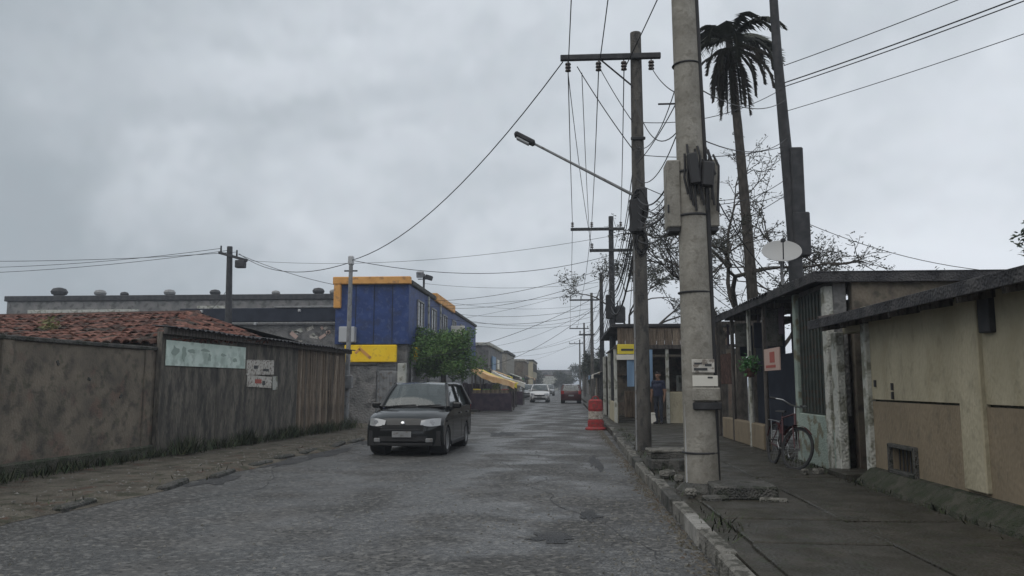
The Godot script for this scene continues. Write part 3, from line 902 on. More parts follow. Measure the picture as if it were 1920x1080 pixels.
func make_blue_building() -> void:
	var b := thing("blue_building", "two storey deep blue building with an orange parapet and a yellow shop fascia", "building")
	var x0 := -11.1
	var x1 := -7.5
	var z0 := -38.0
	var z1 := -67.0
	boxpart(b, "upper_wall", M.paint_blue, Vector3((x0 + x1) * 0.5, 4.85, (z0 + z1) * 0.5), Vector3(x1 - x0, 2.9, z0 - z1), 0.02)
	boxpart(b, "lower_wall", M.plaster_grey, Vector3((x0 + x1) * 0.5 - 0.05, 1.7, (z0 + z1) * 0.5 - 0.1), Vector3(x1 - x0 - 0.1, 3.4, z0 - z1 - 0.2), 0.02)
	boxpart(b, "parapet_trim", M.paint_orange, Vector3((x0 + x1) * 0.5, 6.48, z0 + 0.06), Vector3(x1 - x0 + 0.2, 0.36, 0.34), 0.03)
	boxpart(b, "corner_trim", M.paint_orange, Vector3(x0 + 0.12, 5.72, z0 + 0.06), Vector3(0.34, 1.16, 0.3), 0.03)
	boxpart(b, "side_coping", M.concrete_dark, Vector3(x1 - 0.05, 6.42, -41.9), Vector3(0.36, 0.24, 7.2), 0.03)
	boxpart(b, "side_parapet", M.paint_orange, Vector3(x1 - 0.05, 6.5, -49.5), Vector3(0.4, 0.5, 7.6), 0.03)
	boxpart(b, "side_coping", M.concrete_dark, Vector3(x1 - 0.05, 6.38, -60.1), Vector3(0.36, 0.2, 13.4), 0.03)
	boxpart(b, "shop_fascia", M.paint_yellow, Vector3(-9.25, 2.94, z0 + 0.28), Vector3(2.5, 0.82, 0.26), 0.03)
	boxpart(b, "shop_fascia", M.paint_yellow, Vector3(x1 + 0.16, 2.94, -44.0), Vector3(0.2, 0.7, 10.0), 0.03)
	boxpart(b, "fascia_mark", M.paint_orange, Vector3(-9.5, 2.96, z0 + 0.415), Vector3(0.75, 0.14, 0.02), 0.0, Basis(Vector3.BACK, -0.7))
	boxpart(b, "fascia_mark", M.paint_orange, Vector3(-9.85, 3.05, z0 + 0.415), Vector3(0.3, 0.12, 0.02), 0.0, Basis(Vector3.BACK, 0.7))
	# roller shutters
	for q in [-10.2, -8.7]:
		var sh := boxpart(b, "shutter", M.steel_grey, Vector3(q, 1.25, z0 - 0.08), Vector3(1.25, 2.4, 0.06))
		for i in 16: boxpart(sh, "slat", M.steel_grey, Vector3(q, 0.15 + i * 0.15, z0 - 0.03), Vector3(1.25, 0.125, 0.04), 0.008)
	# wall panels joints on the front
	for q in [-10.1, -9.2, -8.3]: boxpart(b, "panel_joint", M.canvas_navy, Vector3(q, 4.85, z0 + 0.004), Vector3(0.03, 2.85, 0.02))
	boxpart(b, "air_conditioner", M.porcelain_pale, Vector3(-10.4, 3.85, z0 + 0.25), Vector3(0.75, 0.75, 0.45), 0.03)
	for zz in [-41.0, -45.2, -49.4, -53.6, -57.8, -62.0]:
		window_part(b, Vector3(x1 + 0.005, 5.1, zz), Vector2(1.7, 1.3), Vector3.RIGHT, M.steel_grey, M.glass_far)
	for zz in [-40.5, -45.5, -50.5, -55.5, -60.5]: roller(b, Vector3(x1 - 0.02, 1.3, zz), 3.2, Vector3.RIGHT, M.steel_grey)
	boxpart(b, "rain_pipe", M.plaster_white, Vector3(x1 + 0.1, 4.0, -43.1), Vector3(0.1, 4.5, 0.1), 0.02)
	boxpart(b, "rain_pipe", M.plaster_white, Vector3(x1 + 0.1, 4.6, -47.3), Vector3(0.1, 3.4, 0.1), 0.02)
	boxpart(b, "box_sign", M.sign_white, Vector3(x1 + 0.5, 5.0, -52.0), Vector3(0.9, 0.6, 0.2), 0.02)
	var m := thing("roof_floodlight", "twin floodlight on a short mast standing on the blue building's roof", "floodlight", Vector3(-8.0, 6.3, -44.8))
	rodpart(m, "mast", M.steel_dark, Vector3(0, -0.02, 0), Vector3(0, 1.45, 0), 0.06)
	boxpart(m, "lamp_head", M.steel_grey, Vector3(-0.2, 1.4, 0.1), Vector3(0.4, 0.34, 0.3), 0.03, Basis(Vector3.RIGHT, 0.3))
	boxpart(m, "lamp_head", M.steel_dark, Vector3(0.3, 1.22, 0.1), Vector3(0.42, 0.26, 0.3), 0.03, Basis(Vector3.BACK, -0.3))
	rodpart(m, "crossbar", M.steel_dark, Vector3(-0.35, 1.15, 0), Vector3(0.45, 1.15, 0), 0.03)

# a plain far building: body, roof, windows, door, awning; x is the street face
func far_building(called: String, label: String, x: float, z0: float, z1: float, h: float, depth: float, wall: Material, trim: Material, side: float, storeys := 2) -> Node3D:
	var b := thing(called, label, "building", Vector3.ZERO, 0.0, "far buildings along the street")
	var cx := x - side * depth * 0.5
	boxpart(b, "wall", wall, Vector3(cx, h * 0.5, (z0 + z1) * 0.5), Vector3(depth, h, z0 - z1), 0.03)
	boxpart(b, "cornice", trim, Vector3(cx, h + 0.08, (z0 + z1) * 0.5), Vector3(depth + 0.3, 0.3, z0 - z1 + 0.2), 0.04)
	for s in storeys:
		var y := 1.4 if s == 0 else 1.5 + s * 2.9
		if y + 0.8 > h: break
		var n := maxi(2, int((z0 - z1) / 3.6))
		for i in n:
			var zz := lerpf(z0, z1, (i + 0.5) / n)
			if s == 0: roller(b, Vector3(x, 1.25, zz), 2.2, Vector3(side, 0, 0), [M.steel_grey, M.paint_gate, M.board_b][i % 3])
			else: window_part(b, Vector3(x + side * 0.005, y, zz), Vector2(1.3, 1.2), Vector3(side, 0, 0), trim, M.glass_far)
		if s > 0:
			for i in 2: window_part(b, Vector3(cx + side * depth * (0.25 - 0.4 * i), y, z0 + 0.005), Vector2(1.2, 1.2), Vector3.BACK, trim, M.glass_far)
	return b

func make_far_left() -> void:
	var b := far_building("shop_house", "bluish grey shop house just past the blue building", -6.6, -69.0, -84.0, 4.9, 7.0, M.plaster_grey, M.plaster_white, 1.0)
	boxpart(b, "wall_sign", M.banner_blue, Vector3(-6.45, 3.3, -72.5), Vector3(0.14, 1.4, 3.0), 0.02)
	boxpart(b, "wall_sign", M.sign_white, Vector3(-6.45, 3.4, -77.0), Vector3(0.14, 0.9, 2.0), 0.02)
	far_building("shop_house", "far dull grey shop house between two taller neighbours", -6.4, -88.0, -101.0, 5.0, 8.0, M.concrete, M.concrete_dark, 1.0)
	far_building("shop_house", "far brownish shop house with a flat roof near the end of the street", -5.6, -108.0, -122.0, 4.7, 9.0, M.plaster_brown, M.concrete, 1.0)
	far_building("shop_house", "far cream shop house where the street fades into haze", -5.3, -132.0, -150.0, 5.4, 9.0, M.plaster_cream, M.concrete_dark, 1.0)
	far_building("shop_house", "pale tall block closing the end of the street", 2.0, -236.0, -250.0, 5.6, 12.0, M.plaster_grey, M.concrete_dark, 1.0, 3)
	far_building("shop_house", "low brown building closing the end of the street beside the pale block", -11.5, -228.0, -240.0, 4.4, 8.0, M.plaster_brown, M.concrete, 1.0)
	far_building("shop_house", "long low grey building at the street's end by the far trees", 9.0, -214.0, -224.0, 4.6, 8.0, M.concrete, M.concrete_dark, -1.0)
	far_building("shop_house", "small white house between the far trees at the street's end", -2.0, -218.0, -226.0, 4.0, 5.0, M.plaster_white, M.tile_b, 1.0)
	far_building("shop_house", "narrow mint house at the street's end beside the white one", 4.6, -200.0, -208.0, 5.2, 4.0, M.plaster_mint, M.concrete, -1.0)
	# awnings over the far shop fronts
	for q in [[-6.6, -71.0, 2.8, 1.0, M.canvas_orange, "faded orange awning over the bluish shop house"], [-6.6, -78.5, 2.7, 1.0, M.sign_yellow, "yellow awning at the far end of the bluish shop house"], [-6.4, -91.5, 2.8, 1.0, M.sign_white, "off white awning over the dull grey shop house"], [-6.4, -97.5, 2.7, 1.0, M.leaf_bright, "green awning over the dull grey shop house"], [-5.6, -112.0, 2.8, 1.0, M.canvas_orange, "small orange awning over the far brownish shop house"], [2.9, -46.5, 2.5, -1.0, M.sign_white, "pale awning over the low brown shop house past the bar"], [2.9, -52.5, 2.5, -1.0, M.banner_blue, "blue awning over the low brown shop house past the bar"], [3.2, -66.0, 2.6, -1.0, M.canvas_plum, "dark plum awning over the low grey shop house"]]:
		var aw := thing("awning", q[5], "awning", Vector3(q[0], q[2], q[1]), 0.0, "awnings over the far shop fronts")
		var cl := MB.new()
		var mat: Material = q[4] if q[4] != M.leaf_bright else M.canvas_green
		var e0 := [[], []]
		for i in 9:
			e0[0].append(Vector3(q[3] * 0.08, 0.0, -1.9 + i * 0.475))
			e0[1].append(Vector3(q[3] * 1.35, -0.48 + 0.03 * (i % 2), -1.9 + i * 0.475))
		cl.grid(e0, Vector3.UP)
		for i in 8: cl.oquad(e0[1][i], e0[1][i + 1], e0[1][i + 1] - Vector3(0, 0.22, 0), e0[1][i] - Vector3(0, 0.22, 0), Vector3(q[3], 0, 0))
		put(aw, "canvas", cl, mat)
		for zz in [-1.9, 1.9]: rodpart(aw, "strut", M.steel_dark, Vector3(0, -0.55, zz), Vector3(q[3] * 1.33, -0.47, zz), 0.025, -1, 5)
	# planters and shrubs by the far left kerb
	rng.seed = 33
	for q in [[-5.1, -58.0, 0.9, "leafy shrub at the kerb beyond the market stall"], [-5.2, -63.5, 0.7, "small shrub at the kerb in front of the blue building's far end"], [-5.2, -81.0, 1.0, "bushy shrub at the kerb by the bluish shop house"]]:
		bushy_tree("street_shrub", q[3], Vector3(q[0], 0.1, q[1]), Vector3(0, q[2], 0), Vector3(q[2] * 0.8, q[2] * 0.8, q[2] * 0.8), 9, 120, 0.07, Color(0.10, 0.13, 0.035), M.leaf_green, "shrubs along the far kerb")
	# market stall
	var s := thing("market_stall", "street stall with a slanted orange canvas and dark plum side sheets", "stall", Vector3(-4.2, 0.02, -45.2))
	var cv := MB.new()
	var rows := []
	for i in 7:
		var r := []
		for j in 9:
			var x := -1.0 + 2.4 * j / 8.0
			r.append(Vector3(x, 2.42 - 0.11 * j - 0.06 * sin(PI * j / 8.0) + 0.05 * cos(i * 2.1 + j), 0.9 - i * 0.32))
		rows.append(r)
	cv.grid(rows, Vector3.UP)
	for j in 8:
		cv.oquad(rows[0][j], rows[0][j + 1], rows[0][j + 1] - Vector3(0, 0.28 + 0.05 * (j % 2), 0), rows[0][j] - Vector3(0, 0.28 + 0.05 * ((j + 1) % 2), 0), Vector3.BACK)
	put(s, "canvas", cv, M.canvas_orange)
	for q in [[-0.95, 0.85, 2.35], [1.25, 0.85, 1.5], [-0.95, -0.9, 2.35], [1.25, -0.9, 1.5]]:
		rodpart(s, "post", M.board_c, Vector3(q[0], 0, q[1]), Vector3(q[0], q[2], q[1]), 0.035)
	for q in [[Vector3(-1.4, 0.75, -0.9), Vector3(1.3, 1.5, 0.05)], [Vector3(-1.42, 0.8, 0.0), Vector3(0.05, 1.55, 1.7)]]:
		boxpart(s, "side_sheet", M.canvas_plum, q[0], q[1], 0.02)
	boxpart(s, "counter", M.canvas_plum, Vector3(0.1, 0.5, 0.6), Vector3(2.3, 0.95, 0.6), 0.02)
	for q in [[Vector3(-4.5, 0.02, -52.5), M.sign_yellow, "second street stall under a yellow canvas behind the orange one"], [Vector3(-4.3, 0.02, -58.5), M.sign_white, "third street stall under an off white canvas past the yellow one"]]:
		var s2: Node3D = s.duplicate()
		s2.name = numbered(self, "market_stall")
		add_child(s2, true)
		s2.position = q[0]
		s2.get_node("canvas").material_override = q[1]
		tag(s2, q[2], "stall", "street stalls beyond the green tree")
	s.set_meta("group", "street stalls beyond the green tree")
	rng.seed = 8
	var kinds := [["wooden crate of yellow fruit on the stall counter", M.sign_yellow], ["wooden crate of green fruit on the stall counter", M.leaf_bright], ["wooden crate of olive mangoes on the stall counter", null], ["wooden crate of red fruit on the stall counter", M.print_red]]
	plain("olive_fruit", 0.13, 0.12, 0.03, 0.5)
	plain("green_fruit", 0.07, 0.16, 0.03, 0.5)
	kinds[1][1] = M.green_fruit
	kinds[2][1] = M.olive_fruit
	for i in 4:
		var c := thing("fruit_crate", kinds[i][0], "crate", Vector3(-4.9 + i * 0.52, 1.0, -44.55), 0.0, "fruit crates on the stall")
		for q in [[0, 0.09, 0.17, 0.46, 0.18, 0.02], [0, 0.09, -0.17, 0.46, 0.18, 0.02], [0.22, 0.09, 0, 0.02, 0.18, 0.34], [-0.22, 0.09, 0, 0.02, 0.18, 0.34]]:
			boxpart(c, "side", M.board_b, Vector3(q[0], q[1], q[2]), Vector3(q[3], q[4], q[5]))
		boxpart(c, "bottom", M.board_b, Vector3(0, 0.012, 0), Vector3(0.44, 0.02, 0.34))
		for k in 12:
			var f := MB.new()
			f.lathe([Vector2(0, -0.05), Vector2(0.04, -0.03), Vector2(0.052, 0), Vector2(0.04, 0.035), Vector2(0, 0.05)], 7, Transform3D(Basis(), Vector3(-0.16 + (k % 4) * 0.108, 0.17 + rng.randf() * 0.04, -0.11 + (k / 4) * 0.108)))
			put(c, "fruit", f, kinds[i][1])

# ---------------------------------------------------------------- right side of the street
func make_right() -> void:
	make_house()
	make_porch_house()
	make_bar()
	var b := far_building("shop_house", "low brown shop house past the bar veranda behind the traffic drum", 2.9, -42.0, -56.0, 3.1, 6.0, M.plaster_brown, M.concrete_dark, -1.0, 1)
	boxpart(b, "wall_sign", M.sign_white, Vector3(2.8, 2.5, -44.0), Vector3(0.12, 0.6, 1.8), 0.02)
	far_building("shop_house", "low grey shop house on the pole side past the brown one", 3.2, -62.0, -84.0, 3.4, 6.0, M.plaster_grey, M.concrete_dark, -1.0, 1)
	far_building("shop_house", "hazy pale house far down the pole side of the street", 3.4, -92.0, -120.0, 4.2, 6.0, M.plaster_white, M.concrete_dark, -1.0, 2)
	far_building("shop_house", "hazy dark house farthest down the pole side of the street", 3.6, -128.0, -170.0, 4.6, 6.0, M.concrete_dark, M.concrete, -1.0, 2)

func make_house() -> void:
	var h := thing("cream_house", "low house with cream upper wall, dull pink lower wall and thin sheet roof", "house")
	var x := 4.1
	# lower wall with the vent notch, outline in (z, y)
	var T := Transform3D(Basis(Vector3(0, 0, 1), Vector3.UP, Vector3(-1, 0, 0)), Vector3(x + 0.22, 0, 0))
	var lower := PackedVector2Array([Vector2(-11.1, 0.3), Vector2(-10.52, 0.3), Vector2(-10.52, 0.68), Vector2(-9.84, 0.68), Vector2(-9.84, 0.3), Vector2(-2.5, 0.3), Vector2(-2.5, 1.235), Vector2(-11.1, 1.235)])
	var b := MB.new()
	b.prism(lower, 0.22, T)
	put(h, "lower_wall", b, M.plaster_pink)
	boxpart(h, "upper_wall", M.plaster_cream, Vector3(x + 0.11, 1.81, -6.8), Vector3(0.22, 1.10, 8.6), 0.004)
	boxpart(h, "groove_backing", M.moss, Vector3(x + 0.13, 1.25, -6.8), Vector3(0.18, 0.05, 8.6))
	boxpart(h, "pilaster", M.plaster_cream, Vector3(x + 0.08, 1.36, -8.4), Vector3(0.26, 1.92, 0.44), 0.012)
	boxpart(h, "pilaster", M.plaster_cream, Vector3(x + 0.08, 1.36, -4.6), Vector3(0.26, 1.92, 0.44), 0.012)
	boxpart(h, "downpipe", M.steel_dark, Vector3(x - 0.02, 2.12, -8.0), Vector3(0.10, 0.34, 0.2), 0.012)
	boxpart(h, "end_wall", M.plaster_cream, Vector3(7.2, 1.3, -12.1), Vector3(5.6, 2.6, 0.2), 0.0)
	boxpart(h, "inner_wall", M.plaster_cream, Vector3(7.5, 1.3, -7.2), Vector3(0.15, 2.7, 9.6))
	boxpart(h, "near_wall", M.plaster_cream, Vector3(5.9, 1.2, -2.42), Vector3(3.4, 2.2, 0.15))
	boxpart(h, "partition", M.plaster_cream, Vector3(5.4, 1.3, -9.0), Vector3(2.2, 2.4, 0.12))
	boxpart(h, "ceiling", M.board_e, Vector3(5.85, 2.36, -7.2), Vector3(3.2, 0.05, 9.5))
	# plinth
	b = MB.new()
	b.prism(PackedVector2Array([Vector2(3.80, 0.12), Vector2(3.84, 0.2), Vector2(4.03, 0.36), Vector2(4.14, 0.38), Vector2(4.14, 0.12)]), 8.6, Transform3D(Basis(), Vector3(0, 0, -11.12)))
	put(h, "plinth", b, M.moss)
	# vent with its frame and bars
	var v := MB.new()
	for q in [[-10.18, 0.70, 0.78, 0.05], [-10.18, 0.385, 0.78, 0.05], [-10.55, 0.54, 0.05, 0.36], [-9.81, 0.54, 0.05, 0.36]]:
		v.bevel(Vector3(x - 0.012, q[1], q[0]), Vector3(0.08, q[3], q[2]), 0.008)
	var vo := put(h, "vent", v, M.concrete_dark)
	for i in 6: rodpart(vo, "bar", M.steel_dark, Vector3(x + 0.05, 0.38, -10.44 + i * 0.105), Vector3(x + 0.05, 0.69, -10.44 + i * 0.105), 0.009, -1, 6)
	# doorway between jamb and column
	boxpart(h, "door_jamb", M.plaster_white, Vector3(x + 0.06, 1.28, -11.17), Vector3(0.26, 2.0, 0.15), 0.015)
	boxpart(h, "door_jamb", M.plaster_white, Vector3(x - 0.06, 1.18, -12.2), Vector3(0.13, 2.1, 0.22), 0.015)
	boxpart(h, "step", M.pavement, Vector3(x - 0.05, 0.19, -11.76), Vector3(0.5, 0.12, 0.78), 0.015)
	var DB := Basis(Vector3.UP, 0.25)
	var d := boxpart(h, "door", M.board_e, Vector3(x + 0.55, 1.2, -12.0), Vector3(0.72, 1.95, 0.04), 0.006, DB)
	boxpart(d, "handle", M.alloy, Vector3(x + 0.82, 1.15, -12.02), Vector3(0.1, 0.03, 0.06), 0.006, DB)
	boxpart(h, "lintel", M.plaster_cream, Vector3(x + 0.11, 2.26, -11.7), Vector3(0.22, 0.12, 0.85))
	# little rust stains from old brackets
	for q in [[-10.95, 1.47], [-10.4, 1.43], [-10.4, 1.32]]: boxpart(h, "old_bracket", M.steel_dark, Vector3(x - 0.012, q[1], q[0]), Vector3(0.03, 0.09, 0.035), 0.004)
	# thin sheet roof on rafters
	for i in 12: boxpart(h, "rafter", M.board_c, Vector3(4.2, 2.34, -12.0 + i * 0.82), Vector3(0.9, 0.08, 0.06), 0.0, Basis(Vector3.BACK, 0.155))
	boxpart(h, "fascia", M.fibre_roof, Vector3(3.66, 2.335, -7.4), Vector3(0.03, 0.13, 9.8), 0.004)
	sheet_roof(h, Vector3(3.76, 2.36, -2.6), Vector3.FORWARD, Vector3.RIGHT, 10, 4.0, 0.62, M.fibre_roof_old)
	var rr := MB.new()
	rr.tube([Vector3(3.78, 2.42, -12.2), Vector3(7.7, 3.03, -12.2)], 0.05, 7)
	put(h, "verge_cap", rr, M.fibre_roof_old)

func sheet_roof(parent: Node3D, corner: Vector3, along: Vector3, inward: Vector3, n: int, length: float, rise: float, mat: Material) -> void:
	for i in n:
		var sh := MB.new()
		var rr := [[], []]
		for k in 13:
			var xx := -0.5 + k / 12.0
			var yy := 0.025 * sin(k * PI * 0.75)
			rr[0].append(Vector3(xx, yy, 0)); rr[1].append(Vector3(xx, yy + rise, length))
		sh.grid(rr, Vector3.UP)
		for k in 12: sh.quad(rr[0][k] - Vector3(0, 0.014, 0), rr[0][k + 1] - Vector3(0, 0.014, 0), rr[0][k + 1], rr[0][k])
		var o := put(parent, "roof_sheet", sh, mat)
		o.transform = Transform3D(Basis(along, Vector3.UP, inward).rotated(along, rng.randfn(0, 0.006)), corner + along * (i * 0.94 + 0.5) - inward * rng.randf_range(0, 0.08) + Vector3(0, rng.randf_range(0, 0.02), 0))

func make_porch_house() -> void:
	rng.seed = 31
	var h := thing("porch_house", "house with a mint green dado and a dark sheet roof over an open porch", "house")
	boxpart(h, "dado_wall", M.plaster_mint, Vector3(4.16, 0.56, -13.45), Vector3(0.2, 0.82, 1.85), 0.012)
	boxpart(h, "upper_wall", M.plaster_grey, Vector3(4.24, 2.02, -13.5), Vector3(0.2, 2.1, 1.8), 0.01)
	boxpart(h, "column", M.plaster_white, Vector3(4.12, 1.55, -12.72), Vector3(0.2, 2.85, 0.2), 0.015)
	boxpart(h, "column", M.plaster_mint, Vector3(4.14, 1.6, -14.5), Vector3(0.16, 2.9, 0.16), 0.015)
	boxpart(h, "gable_wall", M.plaster_brown, Vector3(6.7, 1.6, -12.62), Vector3(4.6, 2.9, 0.18), 0.01)
	boxpart(h, "inner_wall", M.plaster_brown, Vector3(5.9, 1.15, -16.2), Vector3(0.15, 2.1, 5.8), 0.0)
	boxpart(h, "cross_wall", M.plaster_brown, Vector3(6.2, 1.55, -15.0), Vector3(4.0, 2.8, 0.16), 0.0)
	var gt := boxpart(h, "gate_leaf", M.paint_gate, Vector3(4.13, 1.98, -13.55), Vector3(0.05, 2.0, 1.62), 0.006)
	for i in 9: boxpart(gt, "rib", M.paint_gate, Vector3(4.095, 1.98, -14.25 + i * 0.175), Vector3(0.03, 1.96, 0.04), 0.006)
	boxpart(h, "fascia", M.fibre_roof, Vector3(6.5, 3.1, -12.44), Vector3(5.4, 0.17, 0.05), 0.006)
	boxpart(h, "fascia", M.fibre_roof, Vector3(3.83, 3.1, -16.95), Vector3(0.05, 0.16, 8.95), 0.006)
	sheet_roof(h, Vector3(3.84, 3.17, -12.4), Vector3.FORWARD, Vector3.RIGHT, 3, 5.4, 0.05, M.fibre_roof)
	sheet_roof(h, Vector3(3.84, 3.17, -15.22), Vector3.FORWARD, Vector3.RIGHT, 6, 1.75, 0.05, M.fibre_roof)
	for z in [-16.3, -17.65, -19.4, -21.2]:
		rodpart(h, "porch_post", M.plaster_white if z == -17.65 else M.board_c, Vector3(3.98, 0.15, z), Vector3(3.98, 3.08, z), 0.045, -1, 10)
	for z in [-16.6, -18.0, -19.8, -21.3]: boxpart(h, "rafter", M.board_c, Vector3(4.75, 3.06, z), Vector3(1.7, 0.1, 0.07), 0.0)
	boxpart(h, "rafter_beam", M.board_c, Vector3(5.55, 3.04, -18.3), Vector3(0.1, 0.13, 6.2))
	boxpart(h, "low_wall", M.plaster_pink, Vector3(4.05, 0.4, -18.7), Vector3(0.18, 0.5, 4.2), 0.015)
	boxpart(h, "tarp", M.canvas_navy, Vector3(4.6, 1.35, -16.9), Vector3(0.05, 1.5, 3.6), 0.01)
	boxpart(h, "tarp", M.canvas_navy, Vector3(4.9, 1.5, -19.6), Vector3(0.05, 2.2, 2.6), 0.01)
	boxpart(h, "hanging_panel", M.tile_d, Vector3(4.02, 1.85, -20.4), Vector3(0.05, 0.75, 1.3), 0.01)
	for i in 7:
		boxpart(h, "hanging_cloth", [M.canvas_plum, M.concrete_dark, M.canvas_navy][i % 3], Vector3(4.3 + 0.2 * sin(i * 3.0), 2.72 - 0.1 * (i % 3), -16.2 - i * 0.75), Vector3(0.03, 0.55 + 0.2 * (i % 2), 0.35), 0.008, Basis(Vector3.UP, i))
	var s := thing("painted_sign", "small pinkish sign with red print hung under the dark porch roof", "sign")
	boxpart(s, "panel", M.sign_pink, Vector3(3.9, 1.93, -15.45), Vector3(0.03, 0.42, 1.1), 0.006)
	for q in [[0.04, -15.38, 0.2, 0.34], [-0.13, -15.5, 0.05, 0.7]]: boxpart(s, "print", M.print_red, Vector3(3.882, 1.93 + q[0], q[1]), Vector3(0.008, q[2], q[3]))
	rodpart(s, "hanger", M.steel_dark, Vector3(3.9, 2.12, -15.1), Vector3(3.9, 3.05, -15.1), 0.008, -1, 5)
	rodpart(s, "hanger", M.steel_dark, Vector3(3.9, 2.12, -15.8), Vector3(3.9, 3.05, -15.8), 0.008, -1, 5)
	# potted plant
	var p := thing("hanging_plant", "bright green plant in a small pot hanging in the porch", "plant", Vector3(3.9, 1.62, -17.3))
	var pb := MB.new()
	pb.lathe([Vector2(0, 0), Vector2(0.09, 0), Vector2(0.13, 0.18), Vector2(0.11, 0.18), Vector2(0.1, 0.14), Vector2(0, 0.14)], 12)
	put(p, "pot", pb, M.tile_d)
	rodpart(p, "hanger", M.steel_dark, Vector3(0, 0.16, 0), Vector3(0, 1.44, 0), 0.006, -1, 5)
	var lf := MB.new()
	lf.tint = Color.WHITE
	leaf_cloud(lf, Vector3(0, 0.25, 0), Vector3(0.26, 0.24, 0.3), 220, 0.055, Color(0.05, 0.15, 0.045))
	put(p, "foliage", lf, M.leaf_bright)
	# satellite dish
	var d := thing("satellite_dish", "round pale grey satellite dish on a short mast on the porch roof", "satellite dish", Vector3(4.3, 3.2, -16.0))
	var db := MB.new()
	var prof := []
	for i in 7: prof.append(Vector2(0.38 * i / 6.0, 0.10 * pow(i / 6.0, 2)))
	for i in 7: prof.append(Vector2(0.38 * (6 - i) / 6.0 + 0.001, 0.10 * pow((6 - i) / 6.0, 2) - 0.012))
	var DB := Basis(Vector3.RIGHT, 0.82).rotated(Vector3.UP, -0.15)
	db.lathe(prof, 28, Transform3D(DB.scaled(Vector3(1, 0.9, 1)), Vector3(0, 0.83, 0)))
	put(d, "reflector", db, M.dish_grey)
	rodpart(d, "mast", M.steel_grey, Vector3(0, -0.02, 0), Vector3(0, 0.8, -0.03), 0.03)
	rodpart(d, "feed_arm", M.steel_dark, Vector3(0, 0.52, 0.12), DB * Vector3(0, 0.48, 0) + Vector3(0, 0.7, 0), 0.012)
	boxpart(d, "feed_horn", M.steel_dark, DB * Vector3(0, 0.48, 0) + Vector3(0, 0.72, 0), Vector3(0.07, 0.07, 0.12), 0.01)

func make_bar() -> void:
	var b := thing("bar_veranda", "corner bar with a brown boarded front, pale columns and a dark open veranda", "bar")
	boxpart(b, "back_wall", M.plaster_brown, Vector3(4.2, 1.4, -36.0), Vector3(5.0, 2.6, 0.2), 0.0)
	boxpart(b, "side_wall", M.plaster_brown, Vector3(5.6, 1.45, -32.0), Vector3(0.2, 2.7, 8.0), 0.0)
	boxpart(b, "roof", M.fibre_roof, Vector3(4.1, 3.5, -32.2), Vector3(5.0, 0.12, 8.6), 0.02)
	rng.seed = 14
	for i in 14:
		boxpart(b, "front_board", [M.board_b, M.board_e, M.board_d, M.board_b][rng.randi() % 4], Vector3(1.95 + i * 0.27, 3.12 + rng.randf_range(-0.02, 0.02), -28.0), Vector3(0.26, 0.62, 0.05), 0.008)
	boxpart(b, "beam", M.board_c, Vector3(3.75, 2.76, -28.05), Vector3(4.1, 0.14, 0.16), 0.01)
	boxpart(b, "ceiling", M.board_c, Vector3(4.0, 2.84, -32.0), Vector3(4.4, 0.04, 7.6))
	for x in [1.74, 2.62, 3.52]:
		boxpart(b, "column", M.plaster_white, Vector3(x, 1.42, -28.1), Vector3(0.11, 2.56, 0.14), 0.015)
	boxpart(b, "column", M.plaster_white, Vector3(1.74, 1.42, -32.0), Vector3(0.12, 2.56, 0.14), 0.015)
	boxpart(b, "column", M.plaster_white, Vector3(1.74, 1.42, -35.8), Vector3(0.14, 2.56, 0.16), 0.015)
	boxpart(b, "low_wall", M.plaster_cream, Vector3(3.86, 0.68, -28.2), Vector3(0.55, 1.08, 0.16), 0.015)
	boxpart(b, "low_wall", M.plaster_cream, Vector3(1.78, 0.5, -30.1), Vector3(0.12, 0.7, 3.4), 0.015)
	boxpart(b, "counter", M.board_e, Vector3(3.6, 0.68, -33.0), Vector3(2.4, 1.05, 0.6), 0.02)
	boxpart(b, "shelf", M.board_b, Vector3(3.6, 1.9, -35.75), Vector3(2.6, 0.05, 0.3))
	boxpart(b, "refrigerator", M.plaster_white, Vector3(4.9, 1.0, -33.2), Vector3(0.7, 1.7, 0.65), 0.03)
	var s := thing("yellow_sign", "yellow and white hanging sign with a dark stripe at the bar's street corner", "sign")
	boxpart(s, "panel", M.sign_yellow, Vector3(2.1, 2.68, -27.86), Vector3(0.6, 0.34, 0.05), 0.01)
	boxpart(s, "stripe", M.print_dark, Vector3(2.14, 2.66, -27.83), Vector3(0.42, 0.07, 0.012))
	boxpart(s, "panel", M.sign_white, Vector3(2.08, 2.4, -27.86), Vector3(0.62, 0.18, 0.05), 0.01)
	var bn := thing("blue_banner", "light blue banner hanging between the bar's columns behind the old pole", "banner")
	var cv := MB.new()
	var rows := []
	for i in 7:
		var r := []
		for j in 12: r.append(Vector3(2.12 + j * 0.08, 2.66 - i * 0.21, -27.9 + 0.035 * sin(j * 1.3 + i * 0.4)))
		rows.append(r)
	cv.grid(rows, Vector3.BACK)
	put(bn, "cloth", cv, M.banner_blue)
	rodpart(bn, "top_rail", M.steel_dark, Vector3(2.08, 2.67, -27.9), Vector3(3.05, 2.67, -27.9), 0.012)
	var box := thing("white_box", "white polystyrene box standing by the person at the bar", "box", Vector3(2.85, 0.15, -27.7))
	boxpart(box, "box", M.sign_white, Vector3(0, 0.16, 0), Vector3(0.42, 0.32, 0.32), 0.02)
	boxpart(box, "lid", M.sign_white, Vector3(0, 0.345, 0), Vector3(0.44, 0.05, 0.34), 0.015)

